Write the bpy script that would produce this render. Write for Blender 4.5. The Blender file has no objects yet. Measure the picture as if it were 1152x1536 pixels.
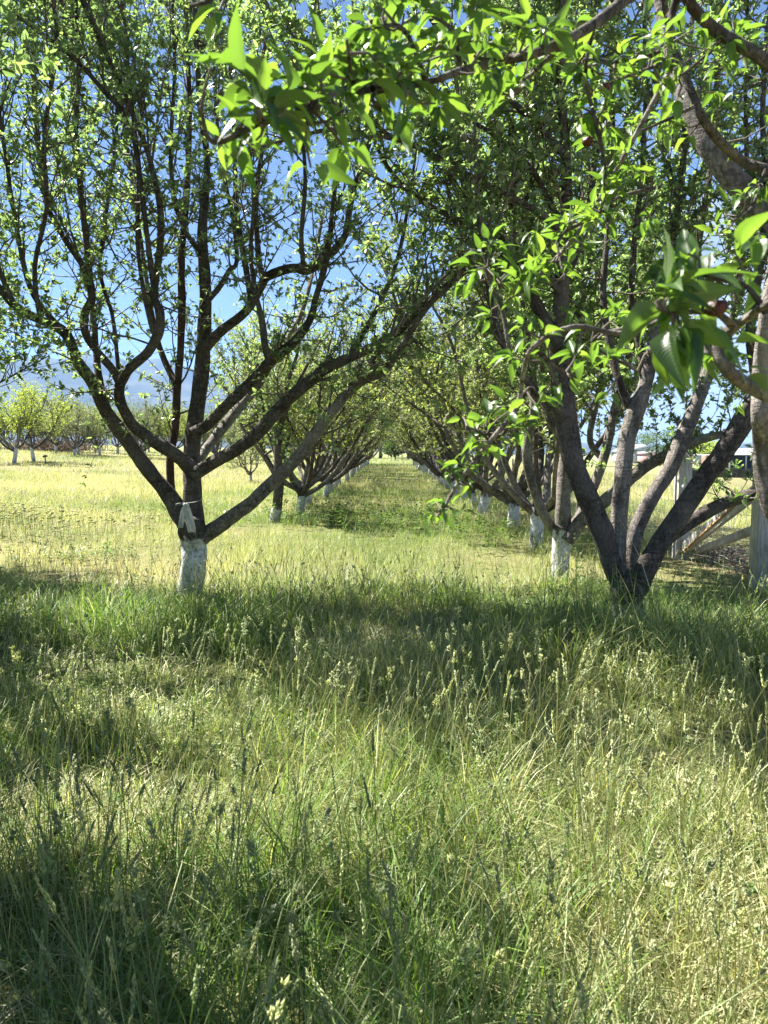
import bpy, math, random
import numpy as np
from mathutils import Vector, Matrix, Euler

R = np.random.default_rng(11)
random.seed(5)
sc = bpy.context.scene
COL = sc.collection
UP = np.array([0., 0., 1.])

# ------------------------------------------------------------------ camera
F = 1154.0
EYE = np.array([0., 0., 1.6])
cam_d = bpy.data.cameras.new("camera")
cam_d.sensor_fit = 'VERTICAL'; cam_d.sensor_height = 36; cam_d.sensor_width = 27
cam_d.lens = F / 1536 * 36
cam_d.clip_start = 0.05; cam_d.clip_end = 30000
cam = bpy.data.objects.new("camera", cam_d); COL.objects.link(cam)
cam.location = EYE
PITCH = math.atan(90 / F)
cam.rotation_euler = (math.pi / 2 - PITCH, 0, math.radians(0.45))
sc.camera = cam
cam_d.dof.use_dof = True; cam_d.dof.focus_distance = 8.0; cam_d.dof.aperture_fstop = 9.0
CM = np.array(Euler(cam.rotation_euler).to_matrix())

def P(u, v, y):
    """the point of the place seen at photo pixel u, v whose distance ahead is y metres"""
    r = CM @ np.array([(u - 576) / F, -(v - 768) / F, -1.0])
    return EYE + r * (y / r[1])

# ------------------------------------------------------------------ noise and terrain
def _hash(ix, iy, s):
    h = (ix.astype(np.int64) * 374761393 + iy.astype(np.int64) * 668265263 + s * 1442695041) & 0x7fffffff
    h = (h ^ (h >> 13)) * 1274126177 & 0x7fffffff
    return ((h ^ (h >> 16)) & 0xffff) / 65535.0
def vnoise(x, y, s=0):
    x = np.asarray(x, float); y = np.asarray(y, float)
    ix = np.floor(x); iy = np.floor(y); fx = x - ix; fy = y - iy
    fx = fx * fx * (3 - 2 * fx); fy = fy * fy * (3 - 2 * fy)
    a = _hash(ix, iy, s); b = _hash(ix + 1, iy, s); c = _hash(ix, iy + 1, s); d = _hash(ix + 1, iy + 1, s)
    return (a * (1 - fx) + b * fx) * (1 - fy) + (c * (1 - fx) + d * fx) * fy
def fbm(x, y, s=0, o=4):
    t = 0; a = 0.5; n = 0
    for k in range(o):
        t = t + a * vnoise(np.asarray(x) * 2 ** k, np.asarray(y) * 2 ** k, s + k * 17); n += a; a *= .5
    return t / n
def sstep(a, b, x):
    t = np.clip((np.asarray(x, float) - a) / (b - a), 0, 1); return t * t * (3 - 2 * t)
def gz(x, y):
    x = np.asarray(x, float); y = np.asarray(y, float)
    l = np.clip(-x - 3, 0, 45)
    r = np.clip(x - 5, 0, 180)
    z = 0.006 * np.clip(y, 0, 160) + 0.047 * (l - 3 * (1 - np.exp(-l / 3))) - 0.04 * r
    return z + 0.05 * (fbm(x * .45, y * .45, 3, 3) - .5)
def dryness_and_sun(x, y):
    """0 = fresh green turf, 1 = cured straw; sun patches and the shade band are painted in too"""
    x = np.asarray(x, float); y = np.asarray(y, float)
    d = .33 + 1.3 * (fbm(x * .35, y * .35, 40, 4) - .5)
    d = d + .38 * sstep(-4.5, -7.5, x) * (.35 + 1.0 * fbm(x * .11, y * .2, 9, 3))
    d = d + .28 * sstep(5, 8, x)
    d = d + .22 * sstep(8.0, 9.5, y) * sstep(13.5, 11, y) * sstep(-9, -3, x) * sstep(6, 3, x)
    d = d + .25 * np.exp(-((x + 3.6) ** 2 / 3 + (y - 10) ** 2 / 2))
    d = d - .25 * sstep(9, 7, y) * sstep(4.5, 6.5, y)  # greener, so darker, along the shade band: shade put into the grass colour
    d = d + .34 * sstep(.0, 1.0, x + .3 * (fbm(x, y, 12, 2) - .5)) * sstep(4.4, 3.2, y) + .34 * np.exp(-((x + .7) / 1.2) ** 2 - ((y - 3.4) / .5) ** 2)  # pale straw laid where the sun patches fall: sunlight put into the colour
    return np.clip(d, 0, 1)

# ------------------------------------------------------------------ mesh helpers
def mk(name, V, quads=None, tris=None, mat=None, attrs=None, smooth=True, parent=None):
    me = bpy.data.meshes.new(name)
    V = np.ascontiguousarray(V, np.float32).reshape(-1, 3)
    q = np.zeros((0, 4), np.int32) if quads is None else np.asarray(quads, np.int32).reshape(-1, 4)
    t = np.zeros((0, 3), np.int32) if tris is None else np.asarray(tris, np.int32).reshape(-1, 3)
    me.vertices.add(len(V)); me.vertices.foreach_set('co', V.ravel())
    li = np.concatenate([q.ravel(), t.ravel()]).astype(np.int32)
    ls = np.concatenate([np.arange(len(q)) * 4, len(q) * 4 + np.arange(len(t)) * 3]).astype(np.int32)
    me.loops.add(len(li)); me.loops.foreach_set('vertex_index', li)
    me.polygons.add(len(ls)); me.polygons.foreach_set('loop_start', ls)
    if smooth: me.polygons.foreach_set('use_smooth', np.ones(len(ls), bool))
    for k, a in (attrs or {}).items():
        at = me.attributes.new(k, 'FLOAT', 'POINT'); at.data.foreach_set('value', np.ascontiguousarray(a, np.float32).ravel())
    me.update(calc_edges=True)
    if mat: me.materials.append(mat)
    o = bpy.data.objects.new(name, me); COL.objects.link(o)
    if parent is not None: o.parent = parent
    return o
def tag(o, label=None, cat=None, group=None, kind=None):
    if label: o['label'] = label
    if cat: o['category'] = cat
    if group: o['group'] = group
    if kind: o['kind'] = kind
    return o
def empty(name, loc, rz=0.0):
    o = bpy.data.objects.new(name, None); COL.objects.link(o); o.location = loc; o.rotation_euler = (0, 0, rz)
    o.empty_display_size = .2
    return o
def copy_tree(o, parent=None):
    c = o.copy(); COL.objects.link(c); c.parent = parent
    for ch in [x for x in bpy.data.objects if x.parent == o]:
        copy_tree(ch, c)
    return c

class Geo:
    """collects vertices and faces of one mesh"""
    def __init__(s): s.V = []; s.Q = []; s.T = []; s.A = {}; s.n = 0
    def add(s, V, Q=None, T=None, **attrs):
        V = np.asarray(V, float).reshape(-1, 3)
        s.V.append(V)
        if Q is not None and len(Q): s.Q.append(np.asarray(Q, np.int64).reshape(-1, 4) + s.n)
        if T is not None and len(T): s.T.append(np.asarray(T, np.int64).reshape(-1, 3) + s.n)
        for k, a in attrs.items(): s.A.setdefault(k, []).append(np.broadcast_to(a, (len(V),)).astype(float))
        s.n += len(V)
    def build(s, name, mat, parent=None, smooth=True, origin=None):
        V = np.concatenate(s.V)
        if origin is not None: V = V - np.asarray(origin)
        return mk(name, V, np.concatenate(s.Q) if s.Q else None, np.concatenate(s.T) if s.T else None, mat,
                  {k: np.concatenate(a) for k, a in s.A.items()}, smooth, parent)
    def box(s, c, sx, sy, sz, M=None, bev=.0):
        b = np.array([[-1, -1, -1], [1, -1, -1], [1, 1, -1], [-1, 1, -1], [-1, -1, 1], [1, -1, 1], [1, 1, 1], [-1, 1, 1]], float) * [sx / 2, sy / 2, sz / 2]
        if M is not None: b = b @ np.asarray(M).T
        s.add(b + np.asarray(c), [[0, 3, 2, 1], [4, 5, 6, 7], [0, 1, 5, 4], [1, 2, 6, 5], [2, 3, 7, 6], [3, 0, 4, 7]])

def beam_box(g, a, b, w, h, side=None):
    a = np.asarray(a, float); b = np.asarray(b, float)
    d = b - a; L = np.linalg.norm(d); d /= L
    s = np.cross(d, UP) if side is None else np.asarray(side, float)
    s -= d * s.dot(d); s /= np.linalg.norm(s); n = np.cross(s, d)
    M = np.stack([s, d, n], 1)
    g.box((a + b) / 2, w, L, h, M)

def smooth_path(pts, n=4):
    pts = np.asarray(pts, float)
    if len(pts) < 3: n = max(n, 3)
    p = np.concatenate([[2 * pts[0] - pts[1]], pts, [2 * pts[-1] - pts[-2]]])
    out = []
    for i in range(1, len(p) - 2):
        for k in range(n):
            t = k / n
            a, b, c, d = p[i - 1], p[i], p[i + 1], p[i + 2]
            out.append(.5 * (2 * b + (c - a) * t + (2 * a - 5 * b + 4 * c - d) * t * t + (3 * b - a - 3 * c + d) * t ** 3))
    out.append(pts[-1])
    return np.array(out)

def tube(g, pts, rad, sides=10, knob=0.0, flare=None, cap=True):
    """one continuous limb through pts with radius per point"""
    pts = np.asarray(pts, float); n = len(pts); rad = np.asarray(rad, float)
    T = np.gradient(pts, axis=0); T /= np.linalg.norm(T, axis=1)[:, None] + 1e-9
    ref = np.array([1., 0, 0]) if abs(T[0][0]) < .8 else np.array([0., 1, 0])
    N = np.zeros_like(pts); u = ref - T[0] * ref.dot(T[0]); N[0] = u / np.linalg.norm(u)
    for i in range(1, n):
        u = N[i - 1] - T[i] * N[i - 1].dot(T[i]); N[i] = u / (np.linalg.norm(u) + 1e-9)
    B = np.cross(T, N)
    a = np.arange(sides) / sides * 2 * np.pi
    rr = rad[:, None] * np.ones((1, sides))
    if knob > 0:
        s = np.concatenate([[0], np.cumsum(np.linalg.norm(np.diff(pts, axis=0), axis=1))])
        ph = R.uniform(0, 50)
        nn = fbm((np.cos(a)[None, :] * 1.3 + s[:, None] * 3 + ph), (np.sin(a)[None, :] * 1.3 + s[:, None] * 5.0 + ph), 5, 3) - .5
        n2 = fbm((np.cos(a)[None, :] * 2.6 + s[:, None] * 13 + ph), (np.sin(a)[None, :] * 2.6 + s[:, None] * 9.0 + ph), 8, 2) - .5
        rr = rr * (1 + knob * 2.0 * nn + knob * 1.0 * n2)
    V = pts[:, None, :] + rr[..., None] * (np.cos(a)[None, :, None] * N[:, None, :] + np.sin(a)[None, :, None] * B[:, None, :])
    i = np.arange(n - 1)[:, None] * sides; j = np.arange(sides)[None, :]; k = (j + 1) % sides
    Q = np.stack([i + j, i + k, i + sides + k, i + sides + j], -1).reshape(-1, 4)
    V = V.reshape(-1, 3); Tn = None
    if cap:
        V = np.concatenate([V, [pts[-1] + T[-1] * rad[-1] * .4]])
        m = (n - 1) * sides
        Tn = np.stack([m + np.arange(sides), m + (np.arange(sides) + 1) % sides, np.full(sides, n * sides)], -1)
    g.add(V, Q, Tn)

def twigs(g, Pn, r0, r1, sides=4):
    """a batch of thin twigs: Pn (B,N,3), radius from r0 (B) to r1 (B)"""
    Pn = np.asarray(Pn); B, N, _ = Pn.shape
    if B == 0: return
    T = np.gradient(Pn, axis=1); T /= np.linalg.norm(T, axis=2)[..., None] + 1e-9
    ref = np.where(np.abs(T[:, :1, 2:3]) > .75, np.array([1., 0, 0]), np.array([0., 0, 1.]))
    N1 = np.cross(T, np.broadcast_to(ref, T.shape)); N1 /= np.linalg.norm(N1, axis=2)[..., None] + 1e-9
    N2 = np.cross(T, N1)
    a = np.arange(sides) / sides * 2 * np.pi
    t = np.linspace(0, 1, N)[None, :]
    r = np.asarray(r0)[:, None] * (1 - t) + np.asarray(r1)[:, None] * t
    V = Pn[:, :, None, :] + r[..., None, None] * (np.cos(a)[None, None, :, None] * N1[:, :, None, :] + np.sin(a)[None, None, :, None] * N2[:, :, None, :])
    b = np.arange(B)[:, None, None] * N * sides; i = np.arange(N - 1)[None, :, None] * sides; j = np.arange(sides)[None, None, :]; k = (j + 1) % sides
    Q = np.stack([b + i + j, b + i + k, b + i + sides + k, b + i + sides + j], -1).reshape(-1, 4)
    g.add(V.reshape(-1, 3), Q)

LEAF_T = {
    'far': (np.array([[0, 0], [.45, -1], [.45, 1], [1, 0]], float), [], [[0, 2, 3], [0, 3, 1]]),
    'mid': (np.array([[0, 0], [.32, -1], [.32, 0], [.32, 1], [.7, -.78], [.7, 0], [.7, .78], [1, 0]], float),
            [[2, 3, 6, 5], [1, 2, 5, 4]], [[0, 3, 2], [0, 2, 1], [7, 5, 6], [7, 4, 5]]),
}
def _near():
    ts = [0, .14, .2, .3, .42, .55, .68, .8, .91, 1]; wd = [.03, .03, .38, .78, 1, .97, .82, .58, .28, .02]
    V = []; Q = []
    for t, w in zip(ts, wd):
        for c in (-1, -.55, 0, .55, 1): V.append([t, c * w])
    for i in range(len(ts) - 1):
        for j in range(4): Q.append([i * 5 + j, i * 5 + j + 1, i * 5 + 6 + j, i * 5 + 5 + j])
    return np.array(V), Q, []
LEAF_T['near'] = _near()
def leaves(g, Pb, D, Nn, L, W, kind='mid', curl=.25, fold=.35):
    """leaf blades: base points, directions, upper-side normals, lengths, half widths"""
    if len(Pb) == 0: return
    tv, Q, Tn = LEAF_T[kind]
    n = len(Pb); m = len(tv)
    D = D / (np.linalg.norm(D, axis=1)[:, None] + 1e-9)
    Nn = Nn - D * (Nn * D).sum(1)[:, None]; Nn /= np.linalg.norm(Nn, axis=1)[:, None] + 1e-9
    S = np.cross(D, Nn)
    t = tv[:, 0][None, :]; w = tv[:, 1][None, :]
    cu = curl * R.uniform(.1, 1.7, (n, 1)); fo = fold * R.uniform(.3, 1.6, (n, 1))
    lift = -cu * t * t * L[:, None] + fo * np.abs(w) * W[:, None]
    if kind == 'near':
        ph = R.uniform(0, 6.3, (n, 1))
        lift = lift + .16 * W[:, None] * np.abs(w) * np.sin(t * 15 + ph + np.sign(w) * 1.3)
    al = t * (1 - .25 * cu * t)
    V = Pb[:, None, :] + D[:, None, :] * (al * L[:, None])[..., None] + S[:, None, :] * (w * W[:, None])[..., None] + Nn[:, None, :] * lift[..., None]
    off = np.arange(n)[:, None, None] * m
    rnd = np.repeat(R.uniform(0, 1, n), m)
    g.add(V.reshape(-1, 3), (np.array(Q)[None] + off).reshape(-1, 4) if len(Q) else None,
          (np.array(Tn)[None] + off).reshape(-1, 3) if len(Tn) else None, rnd=rnd, along=np.tile(tv[:, 0], n), across=np.tile(np.abs(tv[:, 1]), n))

# ------------------------------------------------------------------ materials
def newmat(name):
    m = bpy.data.materials.new(name); m.use_nodes = True
    nt = m.node_tree; nt.nodes.clear()
    out = nt.nodes.new('ShaderNodeOutputMaterial')
    return m, nt, out
def nd(nt, typ, **kw):
    n = nt.nodes.new(typ)
    for k, v in kw.items(): setattr(n, k, v)
    return n
def lk(nt, a, b): nt.links.new(a, b)
def ramp(nt, fac, stops, interp='LINEAR'):
    r = nd(nt, 'ShaderNodeValToRGB'); r.color_ramp.interpolation = interp
    e = r.color_ramp.elements
    while len(e) < len(stops): e.new(.5)
    for k, (p, c) in enumerate(stops):
        e[k].position = p; e[k].color = (c[0], c[1], c[2], 1) if len(c) == 3 else c
    lk(nt, fac, r.inputs[0]); return r.outputs[0]
def mixc(nt, fac, a, b, mode='MIX'):
    m = nd(nt, 'ShaderNodeMix', data_type='RGBA', blend_type=mode)
    if isinstance(fac, (int, float)): m.inputs[0].default_value = fac
    else: lk(nt, fac, m.inputs[0])
    for i, v in ((6, a), (7, b)):
        if isinstance(v, tuple): m.inputs[i].default_value = (*v, 1)
        else: lk(nt, v, m.inputs[i])
    return m.outputs[2]
def noise(nt, scale, detail=4, rough=.55, coord=None, dist=0):
    n = nd(nt, 'ShaderNodeTexNoise'); n.inputs['Scale'].default_value = scale; n.inputs['Detail'].default_value = detail
    n.inputs['Roughness'].default_value = rough; n.inputs['Distortion'].default_value = dist
    if coord is not None: lk(nt, coord, n.inputs['Vector'])
    return n.outputs['Fac']
def coords(nt, kind='Object', scale=None):
    c = nd(nt, 'ShaderNodeTexCoord').outputs[kind]
    if scale is not None:
        m = nd(nt, 'ShaderNodeMapping'); m.inputs['Scale'].default_value = scale; lk(nt, c, m.inputs[0]); c = m.outputs[0]
    return c
def attr(nt, name):
    a = nd(nt, 'ShaderNodeAttribute'); a.attribute_name = name; return a.outputs['Fac']
def bump(nt, h, strength, dist):
    b = nd(nt, 'ShaderNodeBump'); b.inputs['Strength'].default_value = strength; b.inputs['Distance'].default_value = dist
    lk(nt, h, b.inputs['Height']); return b.outputs[0]
def math_n(nt, op, a, b=None):
    m = nd(nt, 'ShaderNodeMath', operation=op)
    for i, v in enumerate((a, b)):
        if v is None: continue
        if isinstance(v, (int, float)): m.inputs[i].default_value = v
        else: lk(nt, v, m.inputs[i])
    return m.outputs[0]
def pbsdf(nt, out, color, rough=.8, normal=None, spec=.3):
    b = nd(nt, 'ShaderNodeBsdfPrincipled')
    if isinstance(color, tuple): b.inputs['Base Color'].default_value = (*color, 1)
    else: lk(nt, color, b.inputs['Base Color'])
    if isinstance(rough, (int, float)): b.inputs['Roughness'].default_value = rough
    else: lk(nt, rough, b.inputs['Roughness'])
    b.inputs['Specular IOR Level'].default_value = spec
    if normal is not None: lk(nt, normal, b.inputs['Normal'])
    if out is not None: lk(nt, b.outputs[0], out.inputs[0])
    return b

def leaf_material(name, top, back, trans, tmix=.42, rough=.42, veins=False):
    m, nt, out = newmat(name)
    r = attr(nt, 'rnd')
    def var(c, k=.45):
        d = tuple(x * (1 - k) for x in c); l = (c[0] * 1.5, c[1] * 1.28, c[2] * 1.15)
        return ramp(nt, r, [(0, d), (.5, c), (1, l)])
    geo = nd(nt, 'ShaderNodeNewGeometry')
    col = mixc(nt, geo.outputs['Backfacing'], var(top), var(back, .25))
    rib = ramp(nt, attr(nt, 'across'), [(0, (1, 1, 1)), (.12, (0, 0, 0))])
    col = mixc(nt, math_n(nt, 'MULTIPLY', rib, .22), col, tuple(min(1, x * 2.2) for x in back))
    nrm = None
    if veins:
        ph = math_n(nt, 'SUBTRACT', math_n(nt, 'MULTIPLY', attr(nt, 'along'), 62.0), math_n(nt, 'MULTIPLY', attr(nt, 'across'), 17.0))
        vn = math_n(nt, 'POWER', math_n(nt, 'ABSOLUTE', math_n(nt, 'SINE', ph)), 6.0)
        hgt = math_n(nt, 'SUBTRACT', math_n(nt, 'MULTIPLY', noise(nt, 90, 3, .6, coords(nt, 'Object')), .7), vn)
        nrm = bump(nt, hgt, .2, .001)
        col = mixc(nt, math_n(nt, 'MULTIPLY', vn, .08), col, tuple(x * 1.5 for x in back))
        spot = ramp(nt, noise(nt, 60, 2, .5, coords(nt, 'Object')), [(.7, (0, 0, 0)), (.74, (1, 1, 1))])
        col = mixc(nt, math_n(nt, 'MULTIPLY', spot, .5), col, (.12, .08, .03))
    b = pbsdf(nt, None, col, rough, nrm, .45)
    t = nd(nt, 'ShaderNodeBsdfTranslucent'); lk(nt, var(trans, .35), t.inputs[0])
    mx = nd(nt, 'ShaderNodeMixShader'); mx.inputs[0].default_value = tmix
    lk(nt, b.outputs[0], mx.inputs[1]); lk(nt, t.outputs[0], mx.inputs[2]); lk(nt, mx.outputs[0], out.inputs[0])
    return m
LEAF = leaf_material('apple_leaf', (.085, .15, .055), (.29, .35, .25), (.29, .46, .12), .48, .3)
LEAF_NEAR = leaf_material('near_apple_leaf', (.042, .095, .022), (.15, .21, .09), (.2, .38, .035), .44, .36, True)
LEAF_FAR = leaf_material('orchard_leaf', (.1, .145, .06), (.25, .29, .19), (.3, .4, .1), .45, .42)
LEAF_PALE = leaf_material('fresh_orchard_leaf', (.17, .24, .045), (.26, .32, .13), (.42, .55, .07), .46, .5)
LEAF_DUSKY = leaf_material('dusky_orchard_leaf', (.12, .15, .075), (.2, .23, .14), (.25, .31, .11), .38, .55)
LEAF_WEED = leaf_material('weed_leaf', (.06, .12, .03), (.12, .17, .07), (.16, .3, .04), .35)
LEAF_BROAD = leaf_material('broad_tree_leaf', (.05, .1, .025), (.1, .15, .06), (.12, .22, .03), .3)

def bark_material(name, dark, light, paint_top=None, red=None, bumps=1.0, cracks=.45):
    m, nt, out = newmat(name)
    c = coords(nt, 'Object')
    c2 = coords(nt, 'Object', (1, 1, .45))
    n1 = noise(nt, 9, 5, .6, c2); n2 = noise(nt, 60, 4, .6, c2); n3 = noise(nt, 2.2, 3, .5, c)
    f = math_n(nt, 'ADD', math_n(nt, 'MULTIPLY', n1, .55), math_n(nt, 'MULTIPLY', n2, .45))
    col = ramp(nt, f, [(.3, tuple(x * .45 for x in dark)), (.45, dark), (.58, light), (.75, tuple(min(1, x * 1.25) for x in light))])
    # lichen grey patches
    rings = noise(nt, 5, 5, .65, coords(nt, 'Object', (1.2, 1.2, 7)), .8)
    col = mixc(nt, ramp(nt, rings, [(.52, (0, 0, 0)), (.64, (.75, .75, .75))]), col, tuple(x * .55 for x in dark))
    lich = ramp(nt, n3, [(.5, (0, 0, 0)), (.62, (1, 1, 1))])
    col = mixc(nt, math_n(nt, 'MULTIPLY', lich, .35), col, tuple(min(1, x * 1.15 + .03) for x in light))
    if red: col = mixc(nt, ramp(nt, n1, [(.35, (0, 0, 0)), (.6, (1, 1, 1))]), col, red)
    h = math_n(nt, 'SUBTRACT', f, math_n(nt, 'MULTIPLY', rings, .6))
    w = nd(nt, 'ShaderNodeTexVoronoi'); w.feature = 'DISTANCE_TO_EDGE'; w.inputs['Scale'].default_value = 24
    ad = nd(nt, 'ShaderNodeVectorMath', operation='ADD'); sc_ = nd(nt, 'ShaderNodeVectorMath', operation='SCALE'); nz = nd(nt, 'ShaderNodeTexNoise'); nz.inputs['Scale'].default_value = 12; lk(nt, c, nz.inputs['Vector'])
    lk(nt, nz.outputs['Color'], sc_.inputs[0]); sc_.inputs['Scale'].default_value = .12
    lk(nt, coords(nt, 'Object', (1, 1, .42)), ad.inputs[0]); lk(nt, sc_.outputs[0], ad.inputs[1]); lk(nt, ad.outputs[0], w.inputs['Vector'])
    crack = ramp(nt, w.outputs['Distance'], [(0, (1, 1, 1)), (.06, (0, 0, 0))])
    crack = math_n(nt, 'MULTIPLY', crack, ramp(nt, n1, [(.45, (0, 0, 0)), (.6, (1, 1, 1))]))
    col = mixc(nt, math_n(nt, 'MULTIPLY', crack, cracks), col, tuple(x * .25 for x in dark))
    rough = .88
    if paint_top is not None:
        sep = nd(nt, 'ShaderNodeSeparateXYZ'); lk(nt, c, sep.inputs[0])
        e = math_n(nt, 'ADD', sep.outputs[2], math_n(nt, 'MULTIPLY', math_n(nt, 'SUBTRACT', noise(nt, 9, 6, .75, c), .5), .5))
        pm = ramp(nt, e, [(max(0, paint_top - .03), (1, 1, 1)), (paint_top + .03, (0, 0, 0))])
        flake = ramp(nt, noise(nt, 38, 5, .7, c), [(.36, (0, 0, 0)), (.42, (1, 1, 1))])
        pm = math_n(nt, 'MULTIPLY', pm, flake)
        worn = ramp(nt, noise(nt, 6, 5, .7, coords(nt, 'Object', (1, 1, .35)), .5), [(.28, (.15, .15, .15)), (.42, (1, 1, 1))])
        soil = ramp(nt, math_n(nt, 'ADD', sep.outputs[2], math_n(nt, 'MULTIPLY', noise(nt, 18, 4, .6, c), .3)), [(.12, (.25, .25, .25)), (.4, (1, 1, 1))])
        pm = math_n(nt, 'MULTIPLY', math_n(nt, 'MULTIPLY', pm, worn), soil)
        pc = ramp(nt, noise(nt, 22, 5, .6, c), [(.3, (.36, .36, .35)), (.5, (.6, .61, .61)), (.7, (.74, .75, .75))])
        col = mixc(nt, pm, col, pc)
    nrm = bump(nt, math_n(nt, 'SUBTRACT', h, math_n(nt, 'MULTIPLY', crack, .5)), .9 * bumps, .02)
    pbsdf(nt, out, col, rough, nrm, .2)
    return m
BARK = bark_material('apple_bark', (.05, .041, .035), (.14, .12, .105))
BARK_GREY = bark_material('smooth_grey_bark', (.105, .09, .08), (.26, .235, .21), None, None, .9, .12)
BARK_RED = bark_material('reddish_bark', (.06, .042, .036), (.15, .115, .1), None, (.085, .052, .043))
TRUNK = {}
def trunk_mat(top):
    k = round(top, 2)
    if k not in TRUNK: TRUNK[k] = bark_material('whitewashed_bark', (.05, .041, .035), (.14, .12, .105), k)
    return TRUNK[k]
def simple_mat(name, c1, c2, scale=8, rough=.8, bumps=0, stretch=None, spec=.3):
    m, nt, out = newmat(name)
    c = coords(nt, 'Object', stretch)
    n = noise(nt, scale, 5, .6, c)
    nr = bump(nt, n, bumps, .01) if bumps else None
    pbsdf(nt, out, ramp(nt, n, [(.32, c1), (.68, c2)]), rough, nr, spec)
    return m
TWIG = simple_mat('young_twig_bark', (.06, .045, .04), (.17, .135, .115), 14, .7)
TWIG_FAR = simple_mat('orchard_twig_bark', (.11, .09, .08), (.22, .19, .165), 6, .8)

def grass_material(name, green, straw, tr=.34):
    m, nt, out = newmat(name)
    r = attr(nt, 'rnd'); d = attr(nt, 'dry'); a = attr(nt, 'along')
    g = ramp(nt, r, [(0, tuple(x * .6 for x in green)), (.5, green), (1, (green[0] * 1.7, green[1] * 1.35, green[2] * 1.1))])
    s = ramp(nt, r, [(0, tuple(x * .7 for x in straw)), (1, tuple(x * 1.15 for x in straw))])
    col = mixc(nt, d, g, s)
    b = pbsdf(nt, None, col, .48, None, .4)
    t = nd(nt, 'ShaderNodeBsdfTranslucent')
    br = nd(nt, 'ShaderNodeMix', data_type='RGBA', blend_type='MULTIPLY'); br.inputs[0].default_value = 1
    lk(nt, col, br.inputs[6]); br.inputs[7].default_value = (1.7, 1.75, .9, 1)
    lk(nt, br.outputs[2], t.inputs[0])
    mx = nd(nt, 'ShaderNodeMixShader'); mx.inputs[0].default_value = tr
    lk(nt, b.outputs[0], mx.inputs[1]); lk(nt, t.outputs[0], mx.inputs[2]); lk(nt, mx.outputs[0], out.inputs[0])
    return m
GRASS = grass_material('meadow_grass', (.105, .2, .04), (.5, .46, .28))
HEAD = grass_material('seed_head', (.3, .39, .18), (.45, .46, .29), .38)

# ground
def ground_material():
    m, nt, out = newmat('meadow_soil')
    c = coords(nt, 'Object')
    n1 = noise(nt, 7, 6, .65, c); n2 = noise(nt, 45, 4, .6, c); n3 = noise(nt, .25, 4, .6, c)
    gr = ramp(nt, n1, [(.3, (.05, .065, .02)), (.6, (.11, .125, .04))])
    st = ramp(nt, n1, [(.3, (.13, .115, .055)), (.65, (.26, .23, .12))])
    d = math_n(nt, 'ADD', attr(nt, 'dry'), math_n(nt, 'MULTIPLY', math_n(nt, 'SUBTRACT', n2, .5), .6))
    col = mixc(nt, d, gr, st)
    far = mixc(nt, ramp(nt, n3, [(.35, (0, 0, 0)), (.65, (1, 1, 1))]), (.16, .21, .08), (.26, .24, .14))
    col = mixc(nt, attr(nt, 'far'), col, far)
    soil = ramp(nt, n2, [(.3, (.16, .11, .075)), (.7, (.34, .26, .19))])
    col = mixc(nt, attr(nt, 'bare'), col, soil)
    pbsdf(nt, out, col, .95, bump(nt, n1, .8, .05), .1)
    return m
def bareness(x, y):
    x = np.asarray(x, float); y = np.asarray(y, float)
    n = fbm(x * 1.1, y * 1.1, 77, 3)
    return np.clip(1.35 * np.exp(-((x - 5.0) / .75) ** 2) * sstep(7.9, 8.7, y) * sstep(12.5, 10.2, y) * sstep(.2, .45, n + .1), 0, 1)

def build_ground():
    xs = np.concatenate([-np.geomspace(9000, 16, 34), np.arange(-15, 12.01, .3), np.geomspace(13, 9000, 34)])
    ys = np.concatenate([[-6000, -1500, -400, -100, -30, -10], np.arange(-4, 24, .3), np.geomspace(24.5, 12000, 60)])
    X, Y = np.meshgrid(xs, ys); Z = gz(X, Y)
    ny, nx = X.shape
    i = np.arange(ny - 1)[:, None] * nx; j = np.arange(nx - 1)[None, :]
    Q = np.stack([i + j, i + j + 1, i + nx + j + 1, i + nx + j], -1).reshape(-1, 4)
    rr = np.hypot(X, Y)
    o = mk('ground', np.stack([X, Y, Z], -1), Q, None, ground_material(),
           {'dry': dryness_and_sun(X, Y), 'far': sstep(45, 110, rr) * .75, 'bare': bareness(X, Y)})  # straw share, with the painted sun patches and shade band in it
    tag(o, kind='structure')
build_ground()

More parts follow.
